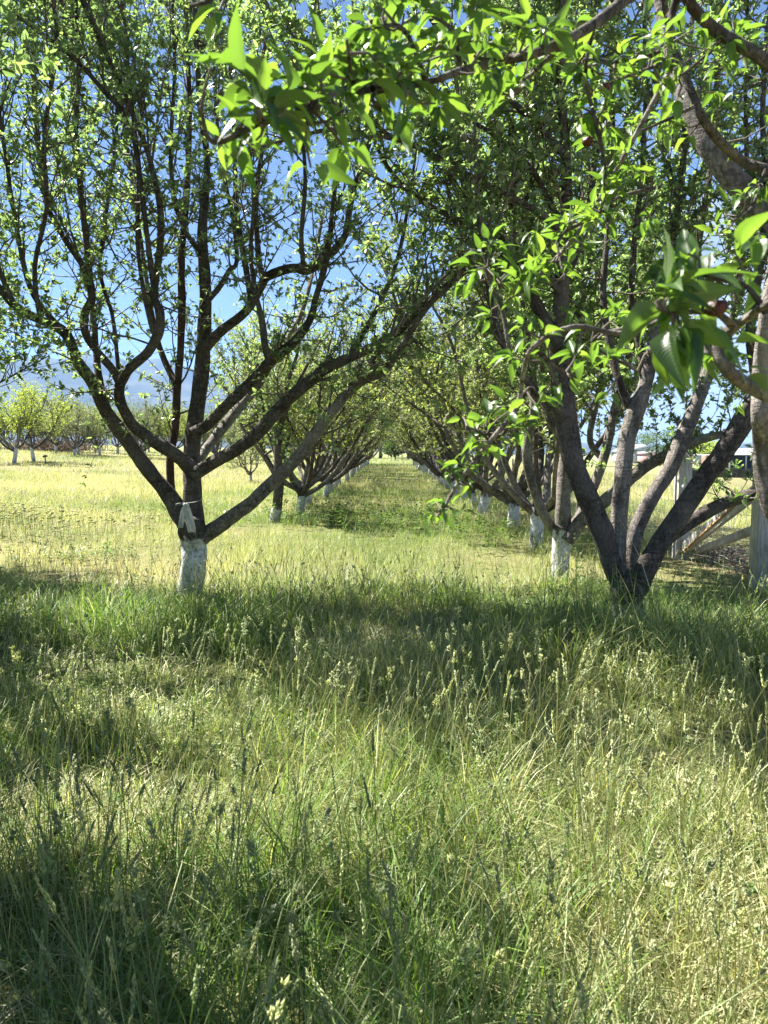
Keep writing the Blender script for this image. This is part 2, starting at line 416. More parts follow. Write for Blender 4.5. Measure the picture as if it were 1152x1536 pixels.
# ------------------------------------------------------------------ grass
def blades(g, px, py, h, w, lean, az, levels, dry, bend=1.2, z0=-.01):
    n = len(px)
    if n == 0: return
    th = lean[:, None] + bend * R.uniform(.25, 1.3, (n, 1)) * (np.linspace(0, 1, levels + 1)[None, 1:] ** 1.3)
    seg = (h / levels)[:, None]
    hor = np.concatenate([np.zeros((n, 1)), np.cumsum(seg * np.sin(th), 1)], 1)
    ver = np.concatenate([np.zeros((n, 1)), np.cumsum(seg * np.cos(th), 1)], 1)
    z = gz(px, py) + z0
    cx, cy = np.cos(az)[:, None], np.sin(az)[:, None]
    C = np.stack([px[:, None] + hor * cx, py[:, None] + hor * cy, z[:, None] + ver], -1)
    sa = az + np.pi / 2 + R.uniform(-.6, .6, n)
    S = np.stack([np.cos(sa), np.sin(sa), np.zeros(n)], -1)
    t = np.linspace(0, 1, levels + 1)
    prof = (1 - t ** 2.2) * (.6 + .8 * t * (1 - t) * 2)
    W = w[:, None] * prof[None, :]
    Lf = C[:, :-1] - S[:, None] * W[:, :-1, None]; Rt = C[:, :-1] + S[:, None] * W[:, :-1, None]
    V = np.concatenate([np.stack([Lf, Rt], 2).reshape(n, levels * 2, 3), C[:, -1:, :]], 1)
    m = levels * 2 + 1
    off = (np.arange(n) * m)[:, None, None]
    T = (np.array([[levels * 2 - 2, levels * 2 - 1, levels * 2]])[None] + off).reshape(-1, 3)
    Q = None
    if levels > 1:
        k = np.arange(levels - 1)[:, None] * 2
        Q = (np.concatenate([k, k + 1, k + 3, k + 2], 1)[None] + off).reshape(-1, 4)
    tt = np.concatenate([np.repeat(t[:-1], 2), [1]])
    g.add(V.reshape(-1, 3), Q, T, rnd=np.repeat(R.uniform(0, 1, n), m), dry=np.repeat(dry, m), along=np.tile(tt, n))

def scatter(n, y0, y1, half, mx, mn=None, pw=1.0):
    """points in the wedge ahead; half = half width per metre"""
    y = y0 + (y1 - y0) * R.uniform(0, 1, n) ** pw
    lo = -(half * y + mx); hi = half * y + mx
    if mn is not None: lo = np.maximum(lo, mn[0]); hi = np.minimum(hi, mn[1])
    x = lo + (hi - lo) * R.uniform(0, 1, n)
    # equal density over the area
    keep = R.uniform(0, 1, n) < (hi - lo) / (hi - lo).max()
    return x[keep], y[keep]
def clumps(nc, per, y0, y1, half, mx, rad, **kw):
    x, y = scatter(nc, y0, y1, half, mx, **kw)
    k = R.integers(max(1, per // 2), per * 3 // 2 + 1, len(x))
    cx = np.repeat(x, k); cy = np.repeat(y, k); n = len(cx)
    a = R.uniform(0, 2 * np.pi, n); r = rad * np.sqrt(R.uniform(0, 1, n))
    cf = np.repeat(R.uniform(.7, 1.3, len(x)), k); cd = np.repeat(R.normal(0, .16, len(x)), k)
    return cx + r * np.cos(a), cy + r * np.sin(a), a, r / rad, cf, cd
def hfield(x, y):
    """height of the sward: knee high near the viewer and by the trunks, lower down the lane"""
    h = .3 + 1.35 * sstep(.2, .8, fbm(x * .75, y * .75, 21, 3))
    tall = .5 + .5 * sstep(9.2, 7.6, y)
    tall = np.maximum(tall, .9 * np.exp(-((np.abs(x) - 2.1) / .7) ** 2) * .95) + 1.0 * np.exp(-((x - 2.1) / .8) ** 2 - ((y - 6.0) / .7) ** 2)
    return h * np.maximum(tall, .5)
def dry_sun_b(x, y, cd, n, extra=0):
    return np.clip(dryness_and_sun(x, y) + cd + extra + R.normal(0, .16, n), 0, 1)

def build_grass():
    g = Geo()
    # fine turf
    for (nc, per, y0, y1, half, mx, rad, hh, ww, lv) in (
            (7000, 9, .5, 4.2, .62, 1.2, .05, .15, .0019, 2), (13000, 9, 4.2, 9, .58, 1.2, .06, .14, .0026, 2),
            (14000, 8, 9, 16, .56, 1.2, .09, .14, .0036, 1)):
        x, y, a, q, cf, cd = clumps(nc, per, y0, y1, half, mx, rad)
        keep = R.uniform(0, 1, len(x)) > bareness(x, y) * 1.1
        x, y, a, q, cf, cd = (v[keep] for v in (x, y, a, q, cf, cd)); n = len(x)
        blades(g, x, y, hh * cf * hfield(x, y) * R.uniform(.6, 1.4, n), ww * R.uniform(.7, 1.3, n), R.uniform(.05, .55, n), a + R.normal(0, .9, n), lv, dry_sun_b(x, y, cd, n, .06), 1.3)
    # dead thatch lying flat between the tussocks
    for (nc, y0, y1, ww) in ((2200, .5, 4.2, .0022), (3000, 4.2, 9, .003)):
        x, y, a, q, cf, cd = clumps(nc, 9, y0, y1, .6, 1.2, .12)
        keep = R.uniform(0, 1, len(x)) < .3 + .9 * sstep(.4, .6, fbm(x * 1.3, y * 1.3, 71, 3)); x, y = x[keep], y[keep]; n = len(x)
        blades(g, x, y, R.uniform(.12, .34, n), ww * R.uniform(.6, 1.3, n), R.uniform(.9, 1.35, n), R.uniform(0, 6.3, n), 2, np.clip(R.normal(.95, .2, n), 0, 1), .4, .015)
    tag(g.build('short_grass', GRASS), kind='stuff')
    g = Geo()
    # arching long blades
    for (nc, per, y0, y1, half, mx, rad, hh, ww, lv) in (
            (3400, 9, .5, 4.2, .62, 1.2, .06, .34, .0025, 4), (5200, 9, 4.2, 9, .58, 1.2, .08, .31, .0033, 3)):
        x, y, a, q, cf, cd = clumps(nc, per, y0, y1, half, mx, rad)
        keep = R.uniform(0, 1, len(x)) > bareness(x, y) * 1.3
        x, y, a, q, cf, cd = (v[keep] for v in (x, y, a, q, cf, cd)); n = len(x)
        blades(g, x, y, hh * cf * hfield(x, y) * R.uniform(.55, 1.35, n), ww * R.uniform(.7, 1.4, n), R.uniform(.0, .22, n) + .1 * q, a + R.normal(0, .6, n), lv, dry_sun_b(x, y, cd * 1.5, n, -.02), 1.5)
    tag(g.build('long_grass', GRASS), kind='stuff')
    g = Geo()
    # the sward farther off, in tufts
    for (nc, per, y0, y1, half, mx, rad, hh, ww, kw) in (
            (17000, 5, 9, 17, .56, 1, .12, .3, .0046, {}), (34000, 4, 16, 34, .56, 1, .2, .26, .0085, {'mn': (-19, 14)}),
            (30000, 3, 33, 75, .56, 1, .35, .26, .018, {'mn': (-42, 18)}), (14000, 3, 74, 120, .56, 1, .5, .3, .03, {'mn': (-60, 20)})):
        x, y, a, q, cf, cd = clumps(nc, per, y0, y1, half, mx, rad, **kw)
        n = len(x)
        blades(g, x, y, hh * cf * (hfield(x, y) if y0 < 12 else .6 + .5 * fbm(x * .3, y * .3, 4, 2)) * R.uniform(.5, 1.3, n), ww * R.uniform(.7, 1.3, n), R.uniform(.0, .5, n), R.uniform(0, 6.3, n), 1, dry_sun_b(x, y, cd, n, .02), .5)
    tag(g.build('far_grass', GRASS), kind='stuff')

    # flowering stalks with seed heads
    g = Geo(); hd = Geo()
    def stalks(n, y0, y1, half, mx, h0, h1, dens, detail):
        x, y = scatter(n, y0, y1, half, mx)
        pr = dens(x, y); k = R.uniform(0, 1, len(x)) < pr; x, y = x[k], y[k]; n = len(x)
        h = R.uniform(h0, h1, n); az = R.uniform(0, 6.3, n); ln = np.abs(R.normal(0, .09, n)) + .02; bd = R.uniform(.05, .5, n)
        N = 6; t = np.linspace(0, 1, N)[None]
        th = ln[:, None] + bd[:, None] * t ** 1.6
        hor = np.cumsum(np.sin(th), 1) / N * h[:, None]; ver = np.cumsum(np.cos(th), 1) / N * h[:, None]
        hor -= hor[:, :1]; ver -= ver[:, :1]
        Pn = np.stack([x[:, None] + hor * np.cos(az)[:, None], y[:, None] + hor * np.sin(az)[:, None], gz(x, y)[:, None] + ver], -1)
        s0 = g.n
        wd = .0015 if y0 < 5 else .0021
        twigs(g, Pn, np.full(n, wd * 1.3), np.full(n, wd * .8), 3)
        m = N * 3; dr = np.clip(dryness_and_sun(x, y) * .8 + R.normal(.3, .2, n), 0, 1)
        for nm, v in (('rnd', np.repeat(R.uniform(.3, 1, n), m)), ('dry', np.repeat(dr, m)), ('along', np.tile(np.repeat(t[0], 3), n))): g.A.setdefault(nm, []).append(v)
        # flag leaves on the stalk
        kf = R.integers(1, 4, n)
        tip = Pn[:, -1]; dirn = Pn[:, -1] - Pn[:, -2]; dirn /= np.linalg.norm(dirn, axis=1)[:, None]
        # heads: clusters of small spindles
        for i in range(n):
            Lh = R.uniform(.05, .105) * (1 if y0 < 5 else 1.2); slim = R.uniform() < .62
            d = dirn[i]; sd = np.cross(d, [.3, .7, .2]); sd /= np.linalg.norm(sd); s2 = np.cross(d, sd)
            rn = R.uniform(0, 1); dy = np.clip(dr[i] * .7 + R.uniform(-.1, .3), 0, 1)
            fat = R.uniform(.8, 1.5) * (1 if y0 < 5 else .85)
            if slim:
                m = detail * 4; u = (np.arange(m) + R.uniform(0, .6, m)) / m; u = u * 1.0
                rr = .003 * (1.1 - .6 * u) * fat; lo = R.uniform(.05, .35, m); Ls = .011
            else:
                m = detail * 4; k = R.integers(2, 5); cen = np.sort(R.uniform(0, 1, k)); cid = R.integers(0, k, m)
                u = np.clip(cen[cid] + R.normal(0, .075, m), -.05, 1.05); rr = (.002 + .0052 * np.abs(R.normal(0, .8, m))) * (1.25 - .75 * u) * fat; lo = R.uniform(.2, .9, m); Ls = .012
            aa = R.uniform(0, 6.3, m); o = np.cos(aa)[:, None] * sd + np.sin(aa)[:, None] * s2
            c = tip[i] + d * (Lh * (u - .35))[:, None] + o * rr[:, None]
            ax = d + o * lo[:, None]; ax /= np.linalg.norm(ax, axis=1)[:, None]
            sl = Ls * R.uniform(.7, 1.3, m) * (1 if y0 < 5 else 1.35); sw = sl * R.uniform(.17, .27, m)
            a1 = np.cross(ax, o); a1 /= np.linalg.norm(a1, axis=1)[:, None] + 1e-9; a2 = np.cross(ax, a1)
            V = np.stack([c - ax * (sl * .4)[:, None], c + a1 * sw[:, None], c - a1 * (sw * .5)[:, None] + a2 * (sw * .87)[:, None], c - a1 * (sw * .5)[:, None] - a2 * (sw * .87)[:, None], c + ax * (sl * .75)[:, None]], 1)
            T = np.array([[0, 2, 1], [0, 3, 2], [0, 1, 3], [4, 1, 2], [4, 2, 3], [4, 3, 1]])[None] + (np.arange(m) * 5)[:, None, None]
            hd.add(V.reshape(-1, 3), None, T.reshape(-1, 3), rnd=np.clip(np.repeat(rn + R.normal(0, .2, m), 5), 0, 1), dry=dy, along=.5)
    near = lambda x, y: .35 + .65 * sstep(.0, .6, fbm(x * .8, y * .8, 61, 2) - .2) * (1 + .4 * (x > .2))
    stalks(3600, .75, 4.4, .6, .8, .45, .85, near, 10)
    stalks(2800, 4.4, 9.3, .56, .6, .38, .75, lambda x, y: .25 + .6 * sstep(.3, .65, fbm(x * .6, y * .6, 61, 2)) + .35 * (x > 1.5), 5)
    stalks(700, 9.0, 16, .5, .6, .3, .55, lambda x, y: .2 + .5 * sstep(.4, .6, fbm(x * .6, y * .6, 62, 2)), 3)
    tag(g.build('grass_stalks', GRASS), kind='stuff'); tag(hd.build('grass_seed_heads', HEAD), kind='stuff')

    # broad-leaved weeds in the lane and scattered in the sward
    g = Geo(); lf = Geo()
    def weeds(cx, cy, sx, sy, n, hh, ls):
        x = R.normal(cx, sx, n); y = R.normal(cy, sy, n); h = hh * R.uniform(.5, 1.25, n)
        for i in range(n):
            b = np.array([x[i], y[i], gz(x[i], y[i])]); tp = b + [R.normal(0, .06), R.normal(0, .06), h[i]]
            k = int(7 + h[i] * 28); u = R.uniform(.15, 1, k)[:, None]
            pb = b + (tp - b) * u; az = R.uniform(0, 6.3, k)
            D = np.stack([np.cos(az), np.sin(az), R.uniform(.1, .7, k)], -1); Nn = np.stack([-np.cos(az) * .3, -np.sin(az) * .3, np.ones(k)], -1)
            L = ls * R.uniform(.6, 1.3, k)
            leaves(lf, pb, D, Nn, L, L * .24, 'far')
        Pn = np.linspace(0, 1, 2)[None, :, None] * 0
    weeds(-1.2, 15.2, .8, .9, 45, .42, .08); weeds(.7, 15.0, 1.0, 1.1, 60, .4, .08); weeds(1.9, 13.6, .4, 1.0, 34, .4, .08); weeds(-.3, 17.5, 1.3, 1.2, 50, .4, .09)
    weeds(.5, 2.6, 1.6, .8, 60, .1, .05); weeds(-.5, 5.5, 2.4, 1.4, 110, .14, .05); weeds(2.2, 7.6, .7, 1.2, 30, .3, .06)
    weeds(-3.1, 7.9, .5, .2, 12, .26, .05); weeds(-2.9, 8.0, .5, .25, 10, .28, .05); weeds(-4.3, 10.8, .35, .3, 30, .2, .07)
    weeds(-3.0, 17, 1.4, 1.2, 24, .25, .09)
    tag(lf.build('broadleaf_weeds', LEAF_WEED), kind='stuff')
    # yarrow drift in the left field
    g = Geo(); hd = Geo()
    n = 560; y = R.uniform(12.3, 15.5, n); x = -7.6 + R.normal(0, 2.0, n) + (y - 13) * -.35
    k = (x < -2.9); x, y = x[k], y[k]; n = len(x)
    h = R.uniform(.22, .42, n); z = gz(x, y)
    Pn = np.stack([np.stack([x, y, z], -1), np.stack([x + R.normal(0, .03, n), y, z + h], -1)], 1)
    twigs(g, Pn, np.full(n, .003), np.full(n, .002), 3)
    g.A['rnd'] = [R.uniform(0, 1, g.n)]; g.A['dry'] = [np.full(g.n, .1)]; g.A['along'] = [np.zeros(g.n)]
    xx, yy = np.repeat(x, 6) + R.normal(0, .04, n * 6), np.repeat(y, 6) + R.normal(0, .04, n * 6)
    blades(g, xx, yy, R.uniform(.12, .3, n * 6), np.full(n * 6, .007), R.uniform(.1, .6, n * 6), R.uniform(0, 6.3, n * 6), 1, np.zeros(n * 6))
    for i in range(n):
        for q in range(3):
            r = R.uniform(.018, .036); ang = np.arange(7) / 7 * 6.283
            c = Pn[i, 1] + [R.normal(0, .02), R.normal(0, .02), R.uniform(-.015, .015)]
            V = np.concatenate([[c + [0, 0, -.018]], c + np.stack([np.cos(ang) * r, np.sin(ang) * r, np.zeros(7)], -1), [c + [0, 0, .009]]])
            j = np.arange(7); kk = (j + 1) % 7
            hd.add(V, None, np.concatenate([np.stack([np.zeros(7, int), 1 + kk, 1 + j], -1), np.stack([np.full(7, 8), 1 + j, 1 + kk], -1)]), rnd=R.uniform(0, 1), dry=R.uniform(0, .3), along=.5)
    tag(g.build('yarrow_stems', GRASS), kind='stuff')
    tag(hd.build('yarrow_flowers', grass_material('yarrow_bloom', (.42, .47, .27), (.5, .5, .34), .35)), kind='stuff')
build_grass()

# ------------------------------------------------------------------ trees
class Tree:
    """an orchard tree: trunk, traced or grown limbs, twigs and leaves; world coordinates, origin at the base"""
    def __init__(s, name, base, hires='mid', seed=0):
        s.base = np.asarray(base, float); s.name = name; s.kind = hires; s.r = np.random.default_rng(seed)
        s.limbs = []; s.trunk = None
        s.shoot_pts = []; s.shoot_r = []; s.ros = []; s.rosd = []
    def add_limb(s, pts, rad, mat, parent=None, name='limb', knob=.16, sides=10):
        s.limbs.append(dict(p=pts, r=rad, mat=mat, parent=parent, name=name, knob=knob, sides=sides)); return len(s.limbs) - 1
    def shoots(s, pts, rad, dens, lmin, lmax, upw=.8, rmax=.075, start=.0, outb=0., side=.6, rmul=1.0):
        """young shoots out of a limb, then side twigs, then leaf rosettes on both"""
        r = s.r; seg = np.linalg.norm(np.diff(pts, axis=0), axis=1); cum = np.concatenate([[0], np.cumsum(seg)]); L = cum[-1]
        n = r.poisson(L * dens)
        if n == 0: return
        q = r.uniform(start * L, L, n)
        px = np.stack([np.interp(q, cum, pts[:, i]) for i in range(3)], -1); rr = np.interp(q, cum, rad)
        k = rr < rmax; px, rr = px[k], rr[k]; n = len(px)
        if n == 0: return
        T = pts[-1] - pts[0]; T = T / np.linalg.norm(T)
        out = px - s.base; out[:, 2] = 0; out /= np.linalg.norm(out, axis=1)[:, None] + 1e-6
        d = r.normal(0, side, (n, 3)) + UP * upw + T * .35 + out * outb
        s.grow(px, d, r.uniform(lmin, lmax, n), np.minimum(rr * .6, .011 * rmul) * r.uniform(.55, 1, n) + .0012)
    def grow(s, px, d, ln, r0, level=0, N=6):
        r = s.r; n = len(px)
        if n == 0: return
        d = d / np.linalg.norm(d, axis=1)[:, None]
        st = [px]; cur = px; dd = d
        for i in range(N - 1):
            dd = dd + r.normal(0, .13, (n, 3)) + UP * (.07 if level == 0 else .03)
            dd = dd / np.linalg.norm(dd, axis=1)[:, None]
            cur = cur + dd * (ln / (N - 1))[:, None]; st.append(cur)
        Pn = np.stack(st, 1)
        s.shoot_pts.append(Pn); s.shoot_r.append(np.stack([r0, np.maximum(r0 * .35, .001)], 1))
        # rosettes along
        sp = s.spacing * (1.0 if level == 0 else .85)
        for i in range(n):
            m = max(1, int(ln[i] / sp)); t = r.uniform(.12 if level == 0 else .2, 1, m); t[0] = 1
            f = t * (N - 1); a = np.minimum(f.astype(int), N - 2); w = (f - a)[:, None]
            s.ros.append(Pn[i, a] * (1 - w) + Pn[i, a + 1] * w); s.rosd.append(Pn[i, a + 1] - Pn[i, a])
        if level < s.levels:
            k = r.poisson(ln * s.side_dens)
            idx = np.repeat(np.arange(n), k)
            if len(idx):
                t = r.uniform(.15, .95, len(idx)); f = t * (N - 1); a = np.minimum(f.astype(int), N - 2); w = (f - a)[:, None]
                p2 = Pn[idx, a] * (1 - w) + Pn[idx, a + 1] * w
                ax = Pn[idx, a + 1] - Pn[idx, a]; ax /= np.linalg.norm(ax, axis=1)[:, None]
                d2 = ax * .6 + r.normal(0, .65, (len(idx), 3)) + UP * .2
                s.grow(p2, d2, r.uniform(.08, .38, len(idx)) * s.side_len, r0[idx] * .5, level + 1, 4)
    spacing = .075; levels = 1; side_dens = 3.2; side_len = 1.0; per = 5; leaf = (.028, .058); leafw = .22
    def finish(s, label, leaf_mat, twig_mat, trunk_paint, group=None, cat='tree', twig_sides=4, wind=0):
        r = s.r; root = empty(s.name, s.base)
        tag(root, label, cat, group)
        if s.trunk is not None:
            g = Geo(); p, rd = s.trunk; tube(g, p, rd, 14, .1); g.build('trunk', trunk_paint, root, origin=s.base)
        objs = []
        for l in s.limbs:
            g = Geo(); tube(g, l['p'], l['r'], l['sides'], l['knob'])
            o = g.build(l['name'], l['mat'], root if l['parent'] is None else objs[l['parent']], origin=s.base)
            objs.append(o)
        g = Geo()
        for Pn, rr in zip(s.shoot_pts, s.shoot_r): twigs(g, Pn, rr[:, 0], rr[:, 1], twig_sides)
        if g.n: tag(g.build('twigs', twig_mat, root, origin=s.base), kind='stuff')
        if s.ros:
            p = np.concatenate(s.ros); d = np.concatenate(s.rosd); d /= np.linalg.norm(d, axis=1)[:, None] + 1e-9
            m = r.poisson(s.per - 1, len(p)) + 1; idx = np.repeat(np.arange(len(p)), m); n = len(idx)
            rad = r.normal(0, 1, (n, 3)); ax = d[idx]; rad -= ax * (rad * ax).sum(1)[:, None]; rad /= np.linalg.norm(rad, axis=1)[:, None] + 1e-9
            D = ax * r.uniform(.1, .9, (n, 1)) + rad * .9 + UP * .22
            Nn = UP * .8 + ax * .35 + r.normal(0, .45, (n, 3)) - rad * .1
            L = r.uniform(*s.leaf, n); pb = p[idx] + rad * .004
            g = Geo(); leaves(g, pb, D, Nn, L, L * s.leafw * r.uniform(.75, 1.2, n), s.kind, .28, .35)
            g.build('crown', leaf_mat, root, origin=s.base)
            s.nleaf = n
        return root

def trace(spec, d0, d1, extra=.0):
    """photo polyline [(u, v, width px)...] to a limb: points and radii; distance goes d0 -> d1 along it"""
    spec = [(*q, None) if len(q) == 2 else q for q in spec]
    ws = [q[2] for q in spec]; idx = [i for i, w in enumerate(ws) if w is not None]
    w = np.interp(np.arange(len(spec)), idx, [ws[i] for i in idx])
    uv = np.array([q[:2] for q in spec], float)
    L = np.concatenate([[0], np.cumsum(np.linalg.norm(np.diff(uv, axis=0), axis=1))]); L /= L[-1]
    n = len(spec)
    jit = np.cumsum(R.normal(0, .035, n)) * (np.arange(n) > 0)
    d = d0 + (d1 - d0) * L + jit
    pts = np.array([P(u, v, dd) for (u, v), dd in zip(uv, d)])
    rad = w / 2 * d / F * .87
    p = smooth_path(pts, 4); r = np.interp(np.linspace(0, n - 1, len(p)), np.arange(n), rad)
    return p, r

# ---- the near tree on the left
def tree_left():
    D = 8.2; b = P(284, 897, D); b[2] = gz(b[0], b[1])
    t = Tree('apple_tree', b, 'mid', 1)
    t.trunk = trace([(276, 915, 62), (283, 893, 50), (288, 868, 44), (291, 840, 43), (291, 815, 45), (288, 796, 50), (288, 780, 44)], D, D)
    L = lambda spec, d0, d1, par=None, mat=BARK, name='limb': t.add_limb(*trace(spec, d0, d1), mat, par, name)
    l1 = L([(288, 800, 34), (270, 772, 31), (250, 738, 28), (222, 705, 26), (190, 660, 24), (158, 615, 23), (140, 575, 21), (118, 545, 18), (100, 502, 17), (75, 486, 16), (32, 466, 15), (6, 440, 14), (-30, 395, 12), (-60, 320, 8), (-70, 200, 4)], D, 6.7)
    l1b = L([(162, 622, 16), (150, 575, 13), (146, 545, 12), (140, 480, 11), (134, 400, 10), (124, 300, 9), (112, 180, 7), (108, 60, 6), (104, -60, 3)], 8.15, 9.6, l1, BARK, 'branch')
    l1c = L([(104, 505, 12), (70, 470, 10), (45, 430, 9), (28, 360, 8), (12, 260, 6), (-5, 120, 5), (-8, -60, 3)], 7.7, 6.6, l1, BARK, 'branch')
    l1d = L([(20, 455, 10), (-2, 400, 8), (-20, 300, 6), (-24, 150, 5), (-40, 0, 3)], 7.0, 6.2, l1, BARK, 'branch')
    l2 = L([(284, 700, 26), (262, 680, 25), (232, 663, 23), (202, 640, 21), (184, 612, 19), (178, 588, 19), (181, 570, 18)], 8.2, 7.7)
    l2a = L([(181, 576, 15), (170, 556, 14), (150, 532, 14), (129, 502, 14), (127, 470, 14), (138, 445, 13), (128, 405, 11), (92, 350, 9), (68, 300, 9), (60, 230, 8), (52, 150, 8), (48, 0, 7), (46, -90, 4)], 7.7, 7.0, l2, BARK, 'branch')
    l2c = L([(138, 448, 12), (128, 350, 11), (121, 290, 9), (114, 200, 8), (118, 100, 7), (114, 0, 6), (110, -90, 3)], 7.5, 8.0, l2, BARK, 'branch')
    l2b = L([(180, 577, 16), (194, 553, 16), (222, 528, 17), (238, 497, 17), (240, 468, 15), (231, 440, 14), (240, 372, 12), (240, 310, 11), (222, 230, 9), (190, 150, 9), (150, 60, 8), (112, -25, 6), (90, -90, 3)], 7.7, 6.4, l2, BARK, 'branch')
    l2d = L([(180, 605, 10), (178, 565, 8), (175, 525, 7), (168, 470, 7), (158, 440, 7), (150, 395, 6), (162, 300, 6), (176, 180, 5), (170, 60, 5), (172, -60, 3)], 7.75, 8.2, l2, BARK, 'branch')
    l2e = L([(230, 500, 9), (216, 440, 8), (206, 360, 7), (208, 260, 7), (196, 140, 6), (186, 20, 5), (180, -70, 3)], 7.45, 6.9, l2, BARK, 'branch')
    l2f = L([(238, 480, 10), (226, 400, 9), (214, 300, 9), (196, 190, 9), (150, 130, 8), (110, 86, 8), (55, 45, 7), (0, 5, 6), (-50, -40, 4)], 7.2, 6.3, l2, BARK, 'branch')
    l1e = L([(60, 480, 9), (52, 400, 8), (70, 310, 7), (66, 200, 6), (84, 80, 6), (78, -60, 4)], 7.2, 6.2, l1, BARK, 'branch')
    l3 = L([(272, 790, 15), (259, 745, 14), (255, 692, 14), (263, 640, 15), (266, 580, 14), (271, 520, 12), (273, 445, 13), (272, 380, 12), (280, 300, 10), (284, 180, 9), (282, 90, 8), (277, -60, 4)], 8.3, 8.8, None, BARK_RED)
    l3b = L([(266, 580, 12), (250, 548, 11), (236, 510, 10), (226, 460, 8), (214, 380, 7), (196, 260, 6), (176, 120, 5), (160, -40, 3)], 8.45, 10.0, l3, BARK_RED, 'branch')
    l4 = L([(290, 800, 42), (290, 765, 36), (288, 720, 33), (287, 680, 30), (292, 640, 28), (300, 580, 27), (306, 505, 24), (308, 440, 21), (304, 360, 18), (305, 320, 15), (311, 240, 11), (300, 160, 10), (292, 0, 9), (290, -90, 5)], 8.2, 8.4)
    l4b = L([(306, 525, 18), (322, 506, 17), (338, 492, 16), (370, 466, 15), (390, 432, 14), (402, 414, 15), (440, 402, 16), (462, 405, 16), (492, 384, 14), (518, 352, 12), (527, 300, 10), (556, 210, 7), (588, 120, 5), (606, 20, 3)], 8.3, 7.0, l4, BARK, 'branch')
    l4c = L([(398, 420, 11), (390, 400, 10), (384, 330, 9), (385, 280, 8), (394, 215, 7), (398, 110, 6), (396, -40, 4)], 7.85, 7.6, l4, BARK, 'branch')
    l4d = L([(376, 452, 12), (372, 420, 11), (361, 360, 10), (354, 300, 8), (352, 220, 7), (346, 100, 6), (344, -50, 3)], 8.15, 8.5, l4, BARK, 'branch')
    l4e = L([(455, 404, 8), (452, 350, 8), (458, 270, 7), (452, 180, 6), (446, 80, 5), (440, -40, 3)], 7.6, 7.2, l4, BARK, 'branch')
    l4f = L([(308, 455, 10), (330, 430, 10), (344, 405, 9), (355, 392, 8), (350, 330, 7), (330, 230, 6), (322, 110, 5), (318, -40, 3)], 8.3, 9.8, l4, BARK, 'branch')
    l4g = L([(303, 380, 9), (280, 350, 9), (262, 300, 8), (256, 220, 7), (262, 110, 6), (258, -30, 3)], 8.3, 7.2, l4, BARK, 'branch')
    l5 = L([(288, 650, 20), (312, 637, 19), (346, 602, 19), (385, 566, 19), (412, 536, 20), (440, 514, 15), (464, 482, 13), (475, 442, 11), (490, 390, 9), (500, 300, 7), (512, 200, 6), (516, 80, 4)], 8.15, 6.8)
    l5b = L([(404, 545, 13), (397, 515, 12), (393, 480, 11), (384, 440, 8), (376, 380, 7), (380, 300, 6), (372, 200, 5)], 7.6, 7.3, l5, BARK, 'branch')
    l6 = L([(292, 705, 17), (304, 682, 17), (326, 652, 17), (352, 620, 17), (385, 580, 15), (402, 552, 13), (424, 520, 11), (452, 470, 9), (470, 400, 7), (486, 310, 5)], 8.3, 9.9, None, BARK_GREY)
    l7 = L([(290, 712, 25), (320, 693, 23), (350, 678, 22), (386, 650, 22), (420, 612, 22), (455, 580, 21), (487, 554, 20), (522, 538, 17), (560, 520, 15), (600, 495, 13), (640, 455, 11), (672, 425, 9), (700, 395, 8), (716, 330, 6), (724, 240, 4)], 8.1, 6.5)
    l7b = L([(520, 540, 11), (545, 500, 10), (572, 450, 8), (596, 390, 7), (612, 310, 6), (625, 220, 4)], 7.35, 7.2, l7, BARK, 'branch')
    l8 = L([(302, 806, 30), (316, 797, 28), (342, 780, 26), (380, 751, 23), (420, 712, 23), (450, 682, 22), (480, 640, 20), (502, 612, 18), (522, 588, 16), (548, 570, 14), (576, 558, 13), (602, 520, 11), (640, 462, 9), (690, 412, 8), (722, 352, 6)], 8.15, 6.2, None, BARK_GREY)
    l8b = L([(512, 603, 10), (538, 568, 8), (590, 500, 7), (642, 440, 6), (690, 385, 5), (705, 300, 4)], 7.25, 6.0, l8, BARK_GREY, 'branch')
    # leaves and shoots
    t.spacing = .115; t.per = 5; t.side_dens = 4.2; t.side_len = 1.5; t.leaf = (.034, .072)
    for l in t.limbs:
        thin = l['r'][0] < .05
        t.shoots(l['p'], l['r'], 6.0 if thin else 4.8, .25, 1.0, .42, .062, .22 if not thin else .1, .1)
        t.shoots(l['p'], l['r'], 5.0, .08, .3, .3, .085, .2, .0, .9)
    # upright water shoots at the top, some still bare
    lv = t.levels
    for l in t.limbs[1:12]:
        t.shoots(l['p'], l['r'], .9, .9, 1.9, 1.6, .04, .55, 0, .25); t.shoots(l['p'], l['r'], .5, 1.2, 2.3, 1.8, .07, .3, 0, .3, 1.6)
    # extra leaf shoots added to the treetop out of view, to deepen the ground shade
    for l in t.limbs:
        m = l['p'][:, 2] > 6.3
        if m.sum() > 2: t.spacing = .06; t.shoots(l['p'][m], l['r'][m], 22, .3, 1.0, .2, .09, 0, .35, .9)
    root = t.finish('nearest apple tree left of the lane, with a rag tied below its fork', LEAF, TWIG, trunk_mat(.64))
    return t, root
TL, TL_root = tree_left()

